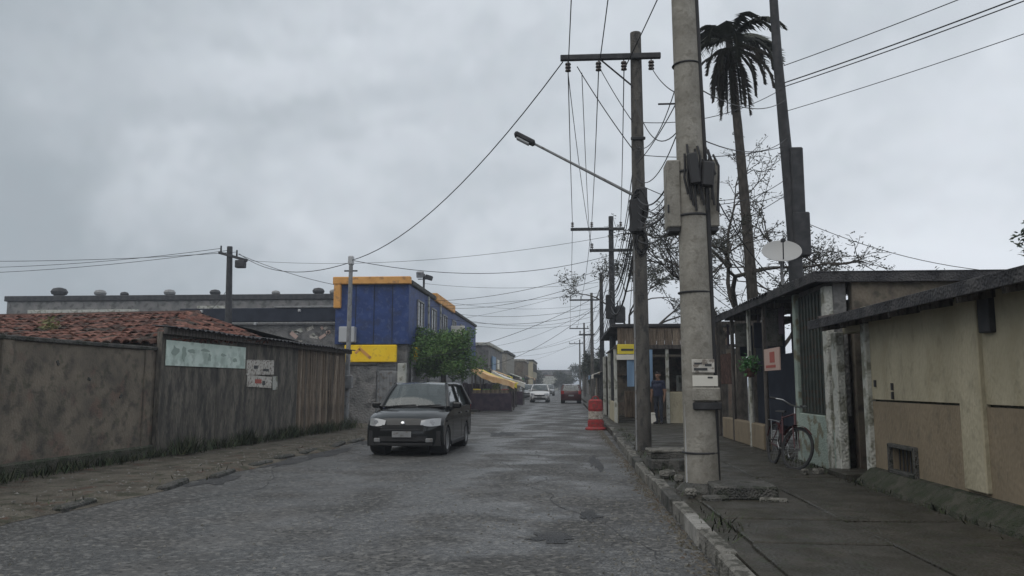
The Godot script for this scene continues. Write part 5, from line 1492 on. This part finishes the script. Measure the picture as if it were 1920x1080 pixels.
func make_car(label: String, paint: Material, at: Vector3, turn: float, group := "") -> Node3D:
	var c := thing("car", label, "car", at, turn, group)
	var W := 0.815
	var prof := [[0.07, 0.21], [0.03, 0.29], [0.0, 0.40], [0.004, 0.52], [0.03, 0.60], [0.055, 0.65], [0.09, 0.73], [0.2, 0.81], [0.45, 0.885], [0.8, 0.95], [1.1, 0.99]]
	var rows := []
	for p in prof:
		var r := []
		for j in 21: r.append(car_edge(p[0], p[1], -1.0 + j * 0.1))
		rows.append(r)
	var b := MB.new()
	b.grid(rows, Vector3(0, 0.7, 0.7))
	# tail
	var tail := []
	for p in [[3.76, 0.24], [3.82, 0.34], [3.85, 0.5], [3.85, 0.72], [3.82, 0.9], [3.76, 1.0]]:
		var r := []
		for j in 13:
			var xn := -1.0 + j / 6.0
			r.append(Vector3(xn * W, p[1], 1.92 - (p[0] - 0.16 * pow(absf(xn), 4))))
		tail.append(r)
	b.grid(tail, Vector3(0, 0, -1))
	# sides with wheel arches
	var poly := PackedVector2Array()
	for p in prof:
		var e := car_edge(p[0], p[1], 1.0)
		poly.append(Vector2(1.92 - e.z, e.y))
	for p in [[1.6, 0.945], [2.6, 0.96], [3.5, 0.985], [3.6, 1.0], [3.66, 0.9], [3.69, 0.72], [3.69, 0.5], [3.66, 0.34], [3.60, 0.24]]: poly.append(Vector2(p[0], p[1]))
	for i in 11:
		var a := PI * i / 10.0
		poly.append(Vector2(3.08 + cos(a) * 0.345, 0.25 + sin(a) * 0.37))
	poly.append(Vector2(2.6, 0.2)); poly.append(Vector2(1.2, 0.2))
	for i in 11:
		var a := PI * i / 10.0
		poly.append(Vector2(0.74 + cos(a) * 0.335, 0.25 + sin(a) * 0.37))
	for s in [-1.0, 1.0]:
		b.prism(poly, 0.02, Transform3D(Basis(Vector3(0, 0, -1), Vector3.UP, Vector3(1, 0, 0)), Vector3(W * s * 0.995 - (0.02 if s > 0 else 0.0), 0, 1.92)))
		b.box(Vector3(s * (W - 0.002), 0.70, 0.0), Vector3(0.03, 0.035, 2.6))
	put(c, "body", b, paint)
	boxpart(c, "underbody", M.rubber, Vector3(0, 0.36, 0.05), Vector3(1.5, 0.3, 3.35))
	# cabin
	var rf := MB.new()
	rows = []
	for i in 8:
		var t := i / 7.0
		var r := []
		for j in 9:
			var xn := -1.0 + j / 4.0
			r.append(Vector3(xn * 0.585, 1.525 - 0.04 * xn * xn - 0.05 * pow(absf(2.0 * t - 1.0), 3), 1.92 - lerpf(1.66 + 0.03 * xn * xn, 3.42 - 0.06 * xn * xn, t)))
		rows.append(r)
	rf.grid(rows, Vector3.UP)
	put(c, "roof", rf, paint)
	for s in [-1.0, 1.0]:
		var q := MB.new()
		q.tube([Vector3(s * 0.745, 0.96, 0.86), Vector3(s * 0.67, 1.24, 0.56), Vector3(s * 0.585, 1.455, 0.24)], [0.05, 0.042, 0.04], 7)
		q.tube([Vector3(s * 0.585, 1.46, 0.26), Vector3(s * 0.60, 1.47, -0.5), Vector3(s * 0.575, 1.44, -1.5)], 0.04, 7)
		q.tube([Vector3(s * 0.75, 0.97, -0.45), Vector3(s * 0.595, 1.46, -0.38)], 0.035, 6)
		q.tube([Vector3(s * 0.75, 0.97, -1.62), Vector3(s * 0.575, 1.44, -1.42)], [0.12, 0.08], 7)
		put(c, "pillar", q, paint)
		var g := MB.new()
		g.oquad(Vector3(s * 0.742, 0.965, 0.78), Vector3(s * 0.742, 0.965, -0.44), Vector3(s * 0.592, 1.45, -0.38), Vector3(s * 0.585, 1.44, 0.24), Vector3(s, 0, 0))
		put(c, "side_window", g, M.car_glass)
		g = MB.new()
		g.oquad(Vector3(s * 0.742, 0.965, -0.46), Vector3(s * 0.742, 0.975, -1.58), Vector3(s * 0.572, 1.43, -1.42), Vector3(s * 0.592, 1.45, -0.39), Vector3(s, 0, 0))
		put(c, "side_window", g, M.car_glass)
		boxpart(c, "window_trim", M.black_plastic, Vector3(s * 0.775, 0.962, -0.4), Vector3(0.06, 0.025, 2.5))
	var ws := MB.new()
	rows = []
	for i in 6:
		var t := i / 5.0
		var r := []
		for j in 9:
			var xn := -1.0 + j / 4.0
			r.append(Vector3(xn * lerpf(0.74, 0.575, t), lerpf(0.975, 1.485, t) - 0.02 * xn * xn + 0.02 * sin(PI * t), 1.92 - lerpf(0.98, 1.67, t) - 0.10 * xn * xn * (1 - 0.7 * t)))
		rows.append(r)
	ws.grid(rows, Vector3(0, 1, 1))
	put(c, "windscreen", ws, M.car_glass)
	for s in [-0.45, 0.1]: rodpart(c, "wiper", M.black_plastic, Vector3(s, 1.0, 0.95), Vector3(s + 0.5, 1.02, 0.90), 0.012, -1, 5)
	boxpart(c, "cowl", M.black_plastic, Vector3(0, 0.985, 0.86), Vector3(1.36, 0.03, 0.16), 0.01)
	var rg := MB.new()
	rg.oquad(Vector3(-0.68, 1.0, -1.84), Vector3(0.68, 1.0, -1.84), Vector3(0.55, 1.44, -1.52), Vector3(-0.55, 1.44, -1.52), Vector3(0, 0.3, -1))
	put(c, "rear_window", rg, M.car_glass)
	# inside
	boxpart(c, "dashboard", M.rubber, Vector3(0, 0.9, 0.62), Vector3(1.38, 0.16, 0.4), 0.04)
	for s in [-0.36, 0.36]:
		var st := boxpart(c, "seat", M.seat_cloth, Vector3(s, 0.88, -0.42), Vector3(0.48, 0.66, 0.16), 0.05, Basis(Vector3.RIGHT, 0.2))
		boxpart(st, "headrest", M.seat_cloth, Vector3(s, 1.27, -0.5), Vector3(0.26, 0.18, 0.1), 0.03)
	boxpart(c, "rear_seat", M.seat_cloth, Vector3(0, 0.9, -1.3), Vector3(1.2, 0.6, 0.16), 0.05)
	boxpart(c, "cabin_floor", M.rubber, Vector3(0, 0.6, -0.5), Vector3(1.5, 0.06, 2.6))
	var sw := MB.new()
	sw.torus(Vector3(0.36, 0.98, 0.38), Vector3(0, 0.5, -0.87).normalized(), 0.17, 0.015, 18, 5)
	put(c, "steering_wheel", sw, M.rubber)
	# face
	for s in [-1.0, 1.0]:
		var h := MB.new()
		rows = []
		for i in 5:
			var r := []
			for j in 7:
				var xn: float = s * lerpf(0.46, 0.93, j / 6.0)
				var l := lerpf(0.05, 0.16 + 0.10 * j / 6.0, i / 4.0)
				var y := lerpf(0.635 - 0.03 * sin(PI * j / 6.0), 0.725 + 0.10 * j / 6.0, i / 4.0)
				r.append(car_edge(l * 0.72, y, xn) + Vector3(s * 0.006 * j / 6.0, 0.004, 0.034))
			rows.append(r)
		h.grid(rows, Vector3(0, 0.3, 1))
		var hl := put(c, "headlight", h, M.lens)
		rodpart(hl, "reflector", M.chrome, car_edge(0.07, 0.69, s * 0.74) + Vector3(0, 0, 0.025), car_edge(0.07, 0.69, s * 0.74) + Vector3(0, 0, 0.043), 0.05, -1, 12)
		boxpart(c, "fog_lamp", M.steel_grey, car_edge(0.0, 0.33, s * 0.68) + Vector3(0, 0, 0.012), Vector3(0.15, 0.085, 0.05), 0.015, Basis(Vector3.UP, s * 0.35))
		var m := boxpart(c, "mirror", paint, Vector3(s * 0.90, 1.01, 0.62), Vector3(0.2, 0.13, 0.1), 0.03)
		boxpart(m, "mirror_glass", M.chrome, Vector3(s * 0.90, 1.01, 0.565), Vector3(0.16, 0.1, 0.012))
		boxpart(c, "tail_lamp", M.lens_red, Vector3(s * 0.68, 0.86, -1.90), Vector3(0.22, 0.28, 0.06), 0.02, Basis(Vector3.UP, s * 0.3))
		for zz in [-0.25, -1.2]: boxpart(c, "door_handle", paint, Vector3(s * 0.826, 0.82, zz), Vector3(0.03, 0.03, 0.16), 0.008)
		for zz in [0.6, -0.48, -1.3]: boxpart(c, "door_seam", M.rubber, Vector3(s * 0.8105, 0.6, zz), Vector3(0.006, 0.7 if zz > -1 else 0.4, 0.01))
		boxpart(c, "sill", M.black_plastic, Vector3(s * 0.80, 0.22, -0.02), Vector3(0.05, 0.09, 1.6), 0.012)
	for q in [[0.592, 0.44, 0.09], [0.36, 0.52, 0.10], [0.255, 0.62, 0.05]]:
		var gr := MB.new()
		rows = []
		for i in 2:
			var r := []
			for j in 9:
				var xn: float = lerpf(-q[1], q[1], j / 8.0) / 0.815
				r.append(car_edge(0.0, q[0] + (i - 0.5) * q[2] * 2.0 * (0.5 if q[1] < 0.5 else 0.5), xn) + Vector3(0, 0, 0.014 if q[0] < 0.5 else 0.004))
			rows.append(r)
		gr.grid(rows, Vector3.BACK)
		put(c, "grille", gr, M.rubber)
	for sx in [-1.0, 1.0]:
		var seam := MB.new()
		var sp := []
		for i in 6: sp.append(car_edge(lerpf(0.2, 1.02, i / 5.0), [0.81, 0.84, 0.873, 0.91, 0.947, 0.978][i], sx * 0.80) + Vector3(0, 0.004, 0))
		seam.tube(sp, 0.006, 4, false)
		put(c, "bonnet_seam", seam, M.rubber)
	var em := MB.new()
	em.lathe([Vector2(0, 0.012), Vector2(0.03, 0.011), Vector2(0.042, 0.0)], 14, Transform3D(Basis(Vector3.RIGHT, PI * 0.5 - 0.7), car_edge(0.06, 0.675, 0.0) + Vector3(0, 0.006, 0.016)))
	put(c, "emblem", em, M.chrome)
	boxpart(c, "number_plate", M.steel_grey, car_edge(0.0, 0.45, 0.0) + Vector3(0, 0, 0.03), Vector3(0.40, 0.12, 0.02), 0.005)
	boxpart(c, "number_plate", M.steel_grey, Vector3(0, 0.62, -1.945), Vector3(0.40, 0.12, 0.02), 0.005)
	boxpart(c, "bumper_strip", M.black_plastic, car_edge(0.0, 0.49, 0.0) + Vector3(0, 0.045, 0.012), Vector3(0.9, 0.02, 0.02), 0.004)
	for s in [-1.0, 1.0]:
		for zz in [1.18, -1.16]:
			var T := Transform3D(Basis(Vector3.BACK, -s * PI * 0.5), Vector3(s * 0.725, 0.29, zz))
			var w := MB.new()
			w.lathe([Vector2(0.17, -0.085), Vector2(0.26, -0.09), Vector2(0.288, -0.06), Vector2(0.29, 0.05), Vector2(0.262, 0.085), Vector2(0.19, 0.08), Vector2(0.18, 0.06)], 22, T)
			var ty := put(c, "wheel", w, M.rubber)
			w = MB.new()
			w.lathe([Vector2(0.0, 0.05), Vector2(0.05, 0.055), Vector2(0.06, 0.045), Vector2(0.16, 0.06), Vector2(0.19, 0.075)], 20, T)
			put(ty, "rim", w, M.alloy)
			var hp := MB.new()
			hp.lathe([Vector2(0.335, 0.0), Vector2(0.335, -0.25), Vector2(0.0, -0.25)], 18, T)
			put(c, "wheel_housing", hp, M.rubber)
	return c

# ---------------------------------------------------------------- bicycle
func make_bicycle() -> void:
	var c := thing("bicycle", "old dark red bicycle leaning beside the mint green wall", "bicycle", Vector3(3.44, 0.152, -13.2), 0.0)
	c.rotation = Vector3(0, 0.06, -0.12)
	var F := Vector3(0, 0.335, 0.53)
	var R := Vector3(0, 0.335, -0.52)
	var bb := Vector3(0, 0.29, -0.08)
	var seat := Vector3(0, 0.80, -0.24)
	var head := Vector3(0, 0.86, 0.34)
	var head2 := Vector3(0, 0.66, 0.40)
	var fr := MB.new()
	for q in [[bb, seat, 0.016], [head, seat * 0.94 + bb * 0.06, 0.015], [head2, bb, 0.018], [head, head2, 0.02]]: fr.rod(q[0], q[1], q[2], -1, 8)
	for s in [-0.05, 0.05]:
		fr.rod(bb + Vector3(s * 0.5, 0, 0), R + Vector3(s, 0, 0), 0.010, -1, 6)
		fr.rod(seat + Vector3(s * 0.3, -0.06, 0.02), R + Vector3(s, 0, 0), 0.009, -1, 6)
	put(c, "frame", fr, M.bike_red)
	# steering parts turned towards the road
	var piv := head2
	var B := Basis((head - head2).normalized(), 0.42)
	var fk := MB.new()
	for s in [-0.05, 0.05]: fk.tube([piv + B * Vector3(s, 0, 0), piv + B * (F - piv + Vector3(s, 0, 0))], 0.011, 6)
	fk.rod(piv + B * Vector3(-0.05, 0, 0), piv + B * Vector3(0.05, 0, 0), 0.012)
	put(c, "fork", fk, M.bike_red)
	for i in 2:
		var p := R if i == 0 else piv + B * (F - piv)
		var ax := Vector3.RIGHT if i == 0 else B * Vector3.RIGHT
		var w := MB.new()
		w.torus(p, ax, 0.318, 0.02, 36, 7)
		var wo := put(c, "wheel", w, M.rubber)
		w = MB.new()
		w.torus(p, ax, 0.292, 0.011, 36, 5)
		put(wo, "rim", w, M.steel_dark)
		w = MB.new()
		var u := ax.cross(Vector3.UP).normalized()
		var v := ax.cross(u)
		for k in 24:
			var a := TAU * k / 24
			w.rod(p + ax * (0.025 if k % 2 else -0.025), p + (u * cos(a) + v * sin(a)) * 0.29, 0.0022, -1, 4)
		w.rod(p - ax * 0.045, p + ax * 0.045, 0.02)
		put(wo, "spoke", w, M.steel_grey).set_meta("kind", "stuff")
		var g := MB.new()
		var rr := [[], []]
		for k in 9:
			var a := lerpf(0.3, 2.6, k / 8.0) if i == 0 else lerpf(0.5, 2.4, k / 8.0)
			for s in 2: rr[s].append(p + (u * cos(a) * (-1.0) + Vector3.UP * sin(a)) * 0.36 + ax * (s - 0.5) * 0.06)
		g.grid(rr, Vector3.UP)
		put(c, "mudguard", g, M.bike_red)
	var hb := MB.new()
	var hc := head + (head - head2).normalized() * 0.12
	hb.rod(head, hc, 0.013)
	hb.tube([hc + B * Vector3(-0.30, 0.05, -0.16), hc + B * Vector3(-0.24, 0.05, -0.02), hc + B * Vector3(-0.1, 0, 0.03), hc + B * Vector3(0.1, 0, 0.03), hc + B * Vector3(0.24, 0.05, -0.02), hc + B * Vector3(0.30, 0.05, -0.16)], 0.012, 7)
	put(c, "handlebar", hb, M.alloy)
	for s in [-1.0, 1.0]: rodpart(c, "grip", M.rubber, hc + B * Vector3(s * 0.285, 0.05, -0.12), hc + B * Vector3(s * 0.315, 0.05, -0.22), 0.018)
	var sd := MB.new()
	var rows := []
	for i in 8:
		var t := i / 7.0
		var r := []
		for j in 7:
			var a := PI * j / 6.0
			r.append(seat + Vector3(cos(a) * lerpf(0.085, 0.022, smoothstep(0.1, 0.8, t)), 0.06 + sin(a) * 0.035, -0.13 + t * 0.27))
		rows.append(r)
	sd.grid(rows, Vector3.UP)
	sd.rod(seat, seat + Vector3(0, 0.06, 0), 0.012)
	put(c, "saddle", sd, M.rubber)
	var cr := MB.new()
	cr.torus(bb + Vector3(0.05, 0, 0), Vector3.RIGHT, 0.09, 0.008, 20, 4)
	cr.rod(bb - Vector3(0.07, 0, 0), bb + Vector3(0.07, 0, 0), 0.018)
	cr.rod(bb + Vector3(0.065, 0, 0), bb + Vector3(0.07, -0.12, 0.12), 0.009)
	cr.rod(bb - Vector3(0.065, 0, 0), bb + Vector3(-0.07, 0.12, -0.12), 0.009)
	put(c, "crank", cr, M.alloy)
	for s in [-1.0, 1.0]: boxpart(c, "pedal", M.rubber, bb + Vector3(s * 0.12, -s * 0.12, s * 0.12), Vector3(0.09, 0.02, 0.06), 0.005)
	var rk := MB.new()
	for s in [-0.06, 0.06]: rk.tube([seat + Vector3(s * 0.4, -0.1, -0.02), Vector3(s, 0.72, -0.5), Vector3(s, 0.72, -0.74)], 0.006, 5)
	for k in 4: rk.rod(Vector3(-0.06, 0.72, -0.45 - k * 0.09), Vector3(0.06, 0.72, -0.45 - k * 0.09), 0.005, -1, 5)
	for s in [-0.06, 0.06]: rk.rod(R + Vector3(s * 0.8, 0, 0), Vector3(s, 0.72, -0.6), 0.005, -1, 5)
	put(c, "rack", rk, M.alloy)

# ---------------------------------------------------------------- traffic drum, slabs
func make_street_things() -> void:
	var d := thing("traffic_drum", "red plastic traffic drum with a pale band standing at the road edge", "traffic drum", Vector3(0.98, 0.0, -26.6))
	var b := MB.new()
	b.lathe([Vector2(0, 0), Vector2(0.34, 0), Vector2(0.35, 0.05), Vector2(0.30, 0.09), Vector2(0.26, 0.10)], 20)
	put(d, "base", b, M.red_plastic)
	b = MB.new()
	b.lathe([Vector2(0.26, 0.10), Vector2(0.26, 0.30), Vector2(0.23, 0.31), Vector2(0.225, 0.64), Vector2(0.245, 0.66), Vector2(0.225, 0.94), Vector2(0.18, 0.985), Vector2(0, 0.99)], 20)
	put(d, "body", b, M.red_plastic)
	b = MB.new()
	b.lathe([Vector2(0.236, 0.35), Vector2(0.233, 0.60)], 20)
	put(d, "band", b, M.reflective_white)
	b = MB.new()
	b.torus(Vector3(0, 0.985, 0), Vector3(0, 0, 1), 0.1, 0.02, 16, 5)
	put(d, "handle", b, M.red_plastic)

	rng.seed = 61
	var s := thing("broken_slab", "broken concrete slab with a dark front lying at the pale pole's foot", "concrete slab", Vector3(2.02, 0.17, -9.62), -0.05)
	b = MB.new()
	b.bevel(Vector3(0, 0.075, 0), Vector3(0.72, 0.15, 0.6), 0.018)
	put(s, "slab", b, M.concrete_dark)
	boxpart(s, "chip", M.concrete_dark, Vector3(-0.34, 0.02, 0.36), Vector3(0.26, 0.07, 0.2), 0.02, Basis(Vector3.UP, 0.5))
	boxpart(s, "chip", M.kerb, Vector3(0.28, 0.02, 0.42), Vector3(0.3, 0.05, 0.12), 0.015, Basis(Vector3.UP, -0.2))
	var k := 0
	for q in [[1.6, 0.15, -12.9, 0.62, 0.16, 0.5, 0.1, "lowest of the dark concrete slabs stacked at the kerb between two poles"], [1.64, 0.305, -12.95, 0.6, 0.10, 0.46, -0.12, "middle dark concrete slab of the stack at the kerb between two poles"], [1.62, 0.40, -13.0, 0.66, 0.05, 0.55, 0.05, "pale thin slab topping the stack at the kerb between two poles"], [1.72, 0.15, -12.35, 0.3, 0.2, 0.22, 0.6, "dark broken lump leaning by the stack of slabs at the kerb"]]:
		var o := boxpart(self, "stacked_slab", M.kerb if k == 2 else M.concrete_dark, Vector3(0, q[4] * 0.5, 0), Vector3(q[3], q[4], q[5]), 0.016)
		o.position = Vector3(q[0], q[1] + 0.002, q[2])
		o.rotation.y = q[6]
		tag(o, q[7], "concrete slab", "slabs stacked at the kerb")
		k += 1
	for q in [[1.42, -11.6, 0.10], [1.5, -11.0, 0.07], [1.44, -9.6, 0.06], [3.62, -12.0, 0.07], [3.4, -11.9, 0.05]]:
		b = MB.new()
		b.bevel(Vector3(0, 0.045, 0), Vector3(q[2] * 2.2, 0.09, q[2] * 1.6), 0.02, Basis(Vector3.UP, q[1]))
		var o := put(self, "rubble_stone", b, M.kerb)
		o.position = Vector3(q[0], 0.172, q[1])
		tag(o, "small pale lump of rubble lying on the pavement", "stone", "rubble on the pavement")
	weeds("pavement_weeds", "short dark weeds along the foot of the cream house and pole collar", Vector3(3.82, 0.15, -6.5), Vector3(3.85, 0.15, -14.5), 1300, 0.07, 0.12)
	weeds("gutter_weeds", "sparse weeds growing behind the kerb stones of the pavement", Vector3(1.45, 0.15, -7.0), Vector3(1.6, 0.15, -24.0), 1300, 0.10, 0.11)

# ---------------------------------------------------------------- a person, meshed from a distance field
func bone_field(p: Vector3, bones: Array, k: float) -> float:
	var d := 9.0
	for q in bones:
		var a: Vector3 = q[0]
		var ab: Vector3 = q[1] - a
		var t := clampf((p - a).dot(ab) / maxf(ab.length_squared(), 1e-9), 0.0, 1.0)
		var e := (p - a - ab * t).length() - lerpf(q[2], q[3], t)
		if d - e > k * 2.0: d = e
		elif e - d > k * 2.0: pass
		else:
			var h := maxf(k - absf(d - e), 0.0) / k
			d = minf(d, e) - h * h * k * 0.25
	return d

func net(b: MB, bones: Array, lo: Vector3, hi: Vector3, cell: float, k: float, paint: Callable) -> void:
	var n := Vector3i(((hi - lo) / cell).ceil()) + Vector3i.ONE
	var f := PackedFloat32Array()
	f.resize(n.x * n.y * n.z)
	for z in n.z:
		for y in n.y:
			for x in n.x:
				f[x + n.x * (y + n.y * z)] = bone_field(lo + Vector3(x, y, z) * cell, bones, k)
	var idx := {}
	var pos := PackedVector3Array()
	for z in n.z - 1:
		for y in n.y - 1:
			for x in n.x - 1:
				var s := Vector3.ZERO
				var m := 0
				for e in [[0, 0, 0, 1, 0, 0], [0, 1, 0, 1, 1, 0], [0, 0, 1, 1, 0, 1], [0, 1, 1, 1, 1, 1], [0, 0, 0, 0, 1, 0], [1, 0, 0, 1, 1, 0], [0, 0, 1, 0, 1, 1], [1, 0, 1, 1, 1, 1], [0, 0, 0, 0, 0, 1], [1, 0, 0, 1, 0, 1], [0, 1, 0, 0, 1, 1], [1, 1, 0, 1, 1, 1]]:
					var va := f[x + e[0] + n.x * (y + e[1] + n.y * (z + e[2]))]
					var vb := f[x + e[3] + n.x * (y + e[4] + n.y * (z + e[5]))]
					if (va < 0.0) != (vb < 0.0):
						s += Vector3(e[0], e[1], e[2]).lerp(Vector3(e[3], e[4], e[5]), va / (va - vb))
						m += 1
				if m > 0:
					idx[x + n.x * (y + n.y * z)] = pos.size()
					pos.append(lo + (Vector3(x, y, z) + s / m) * cell)
	var nn := PackedVector3Array()
	for p in pos:
		var h := cell * 0.5
		nn.append(Vector3(bone_field(p + Vector3(h, 0, 0), bones, k) - bone_field(p - Vector3(h, 0, 0), bones, k), bone_field(p + Vector3(0, h, 0), bones, k) - bone_field(p - Vector3(0, h, 0), bones, k), bone_field(p + Vector3(0, 0, h), bones, k) - bone_field(p - Vector3(0, 0, h), bones, k)).normalized())
	var st := [1, n.x, n.x * n.y]
	for z in range(1, n.z - 1):
		for y in range(1, n.y - 1):
			for x in range(1, n.x - 1):
				var o := x + n.x * (y + n.y * z)
				for a in 3:
					if (f[o] < 0.0) == (f[o + st[a]] < 0.0): continue
					var u: int = st[(a + 1) % 3]
					var w: int = st[(a + 2) % 3]
					var q := [idx[o - u - w], idx[o - w], idx[o], idx[o - u]]
					for t in [[0, 1, 2], [0, 2, 3]]:
						var i0: int = q[t[0]]
						var i1: int = q[t[1]]
						var i2: int = q[t[2]]
						b.tint = paint.call((pos[i0] + pos[i1] + pos[i2]) / 3.0)
						if (pos[i1] - pos[i0]).cross(pos[i2] - pos[i0]).dot(nn[i0] + nn[i1]) < 0.0: b.tri(pos[i0], pos[i2], pos[i1], nn[i0], nn[i2], nn[i1])
						else: b.tri(pos[i0], pos[i1], pos[i2], nn[i0], nn[i1], nn[i2])

func make_person() -> void:
	var t := thing("person", "person in dark navy clothes standing at the bar veranda, arms hanging", "person", Vector3(3.13, 0.152, -27.5), -0.5)
	var b := MB.new()
	b.tint = Color.WHITE
	var navy := Color(0.012, 0.018, 0.042)
	var trouser := Color(0.016, 0.02, 0.034)
	var skin := Color(0.20, 0.115, 0.075)
	var shoe := Color(0.02, 0.018, 0.018)
	var bones := []
	for s in [-1.0, 1.0]:
		bones.append([Vector3(s * 0.09, 0.92, 0), Vector3(s * 0.10, 0.50, 0.02 + 0.03 * s), 0.088, 0.062])
		bones.append([Vector3(s * 0.10, 0.50, 0.02 + 0.03 * s), Vector3(s * 0.105, 0.09, 0.03 * s - 0.01), 0.060, 0.042])
		bones.append([Vector3(s * 0.105, 0.045, 0.03 * s - 0.04), Vector3(s * 0.13, 0.035, 0.03 * s + 0.15), 0.045, 0.034])
		bones.append([Vector3(s * 0.175, 1.40, 0), Vector3(s * 0.235, 1.12, -0.02), 0.056, 0.044])
		bones.append([Vector3(s * 0.235, 1.12, -0.02), Vector3(s * 0.235, 0.87, 0.06), 0.042, 0.029])
		bones.append([Vector3(s * 0.02, 1.40, 0), Vector3(s * 0.17, 1.39, 0), 0.07, 0.055])
		bones.append([Vector3(s * 0.07, 1.24, 0.02), Vector3(s * 0.06, 1.0, 0.015), 0.105, 0.095])
	bones.append([Vector3(0, 0.96, 0), Vector3(0, 1.02, 0), 0.12, 0.115])
	bones.append([Vector3(0, 1.40, -0.01), Vector3(0, 1.53, 0.015), 0.058, 0.052])
	var paint := func(p: Vector3) -> Color:
		if p.y < 0.075: return shoe
		if p.y > 1.455 and absf(p.x) < 0.09: return skin
		if absf(p.x) > 0.17 and p.y < 1.17 and p.y > 0.7: return skin
		return navy if p.y > 0.93 else trouser
	net(b, bones, Vector3(-0.34, -0.02, -0.2), Vector3(0.34, 1.60, 0.26), 0.027, 0.05, paint)
	# head with face
	var H := Vector3(0, 1.615, 0.03)
	var head := [[H + Vector3(0, 0.035, -0.015), H + Vector3(0, 0.02, 0.0), 0.088, 0.082], [H + Vector3(0, -0.03, 0.03), H + Vector3(0, -0.075, 0.045), 0.062, 0.04], [H + Vector3(0, 0.005, 0.085), H + Vector3(0, -0.025, 0.104), 0.009, 0.014], [H + Vector3(-0.03, 0.022, 0.078), H + Vector3(0.03, 0.022, 0.078), 0.012, 0.012], [H + Vector3(-0.02, -0.052, 0.078), H + Vector3(0.02, -0.052, 0.078), 0.009, 0.009], [H + Vector3(-0.088, -0.012, -0.01), H + Vector3(-0.09, 0.02, -0.015), 0.012, 0.016], [H + Vector3(0.088, -0.012, -0.01), H + Vector3(0.09, 0.02, -0.015), 0.012, 0.016], [H + Vector3(0, -0.14, -0.01), H + Vector3(0, -0.06, 0), 0.052, 0.055]]
	var face := func(p: Vector3) -> Color:
		var q := p - H
		for s in [-1.0, 1.0]:
			if (q - Vector3(s * 0.032, 0.002, 0.08)).length() < 0.012: return Color(0.03, 0.02, 0.018)
		if absf(q.y + 0.052) < 0.007 and absf(q.x) < 0.022 and q.z > 0.06: return Color(0.16, 0.07, 0.055)
		return skin
	net(b, head, H + Vector3(-0.13, -0.2, -0.13), H + Vector3(0.13, 0.15, 0.15), 0.0125, 0.022, face)
	# hands: palm, four fingers, thumb
	for s in [-1.0, 1.0]:
		var w := Vector3(s * 0.235, 0.87, 0.06)
		var hb := [[w + Vector3(0, 0.03, 0), w + Vector3(0, -0.03, 0.008), 0.028, 0.026], [w + Vector3(0, -0.04, -0.016), w + Vector3(0, -0.085, -0.022), 0.016, 0.014], [w + Vector3(0, -0.04, 0.026), w + Vector3(0, -0.085, 0.036), 0.016, 0.014]]
		for i in 4:
			var z0 := -0.026 + i * 0.0205
			var l: float = [0.055, 0.07, 0.075, 0.066][i]
			var k0 := w + Vector3(-s * 0.002, -0.092, z0 + 0.006)
			var k1 := k0 + Vector3(-s * 0.008, -l * 0.5, 0.004)
			hb.append([k0, k1, 0.0088, 0.008])
			hb.append([k1, k1 + Vector3(-s * 0.022, -l * 0.45, 0.0), 0.008, 0.0068])
		var th := w + Vector3(-s * 0.004, -0.045, 0.036)
		hb.append([th, th + Vector3(-s * 0.012, -0.035, 0.022), 0.0115, 0.0095])
		hb.append([th + Vector3(-s * 0.012, -0.035, 0.022), th + Vector3(-s * 0.02, -0.065, 0.022), 0.0095, 0.008])
		net(b, hb, w + Vector3(-0.07, -0.2, -0.07), w + Vector3(0.07, 0.06, 0.1), 0.0085, 0.006, func(_p): return skin)
	plain("figure", 1, 1, 1, 0.85)
	M.figure.albedo_color = Color.WHITE
	M.figure.vertex_color_use_as_albedo = true
	put(t, "body", b, M.figure)
	var hair := MB.new()
	hair.tint = Color(0.012, 0.01, 0.009)
	net(hair, [[H + Vector3(0, 0.05, -0.022), H + Vector3(0, 0.035, -0.03), 0.091, 0.092], [H + Vector3(0, 0.07, 0.02), H + Vector3(0, 0.08, 0.0), 0.06, 0.06]], H + Vector3(-0.13, -0.08, -0.15), H + Vector3(0.13, 0.17, 0.11), 0.016, 0.02, func(_p): return Color(0.012, 0.01, 0.009))
	put(t, "hair", hair, M.figure)

func _ready() -> void:
	make_view()
	make_materials()
	make_ground()
	make_left()
	make_right()
	make_poles()
	make_wires()
	make_trees()
	make_car("near black compact hatchback coming down the street past the streaked shed", M.car_grey, Vector3(-3.24, 0.004, -18.25), -0.045)
	make_car("small far white car coming down the street beyond the stall", M.car_white, Vector3(-2.15, 0.004, -69.0), 0.0, "far cars on the street")
	make_car("far dark red car seen from behind near the far pole", M.car_red, Vector3(0.45, 0.004, -66.0), PI, "far cars on the street")
	make_car("tiny silver car in the haze at the end of the street", M.car_silver, Vector3(-2.3, 0.004, -112.0), 0.0, "far cars on the street")
	make_car("far parked silver car at the kerb by the yellow awning", M.car_silver, Vector3(-3.95, 0.004, -84.0), 0.02, "far cars on the street")
	make_car("far parked dark car behind the parked silver one", M.car_grey, Vector3(-3.9, 0.004, -92.0), 0.0, "far cars on the street")
	make_bicycle()
	make_street_things()
	make_person()
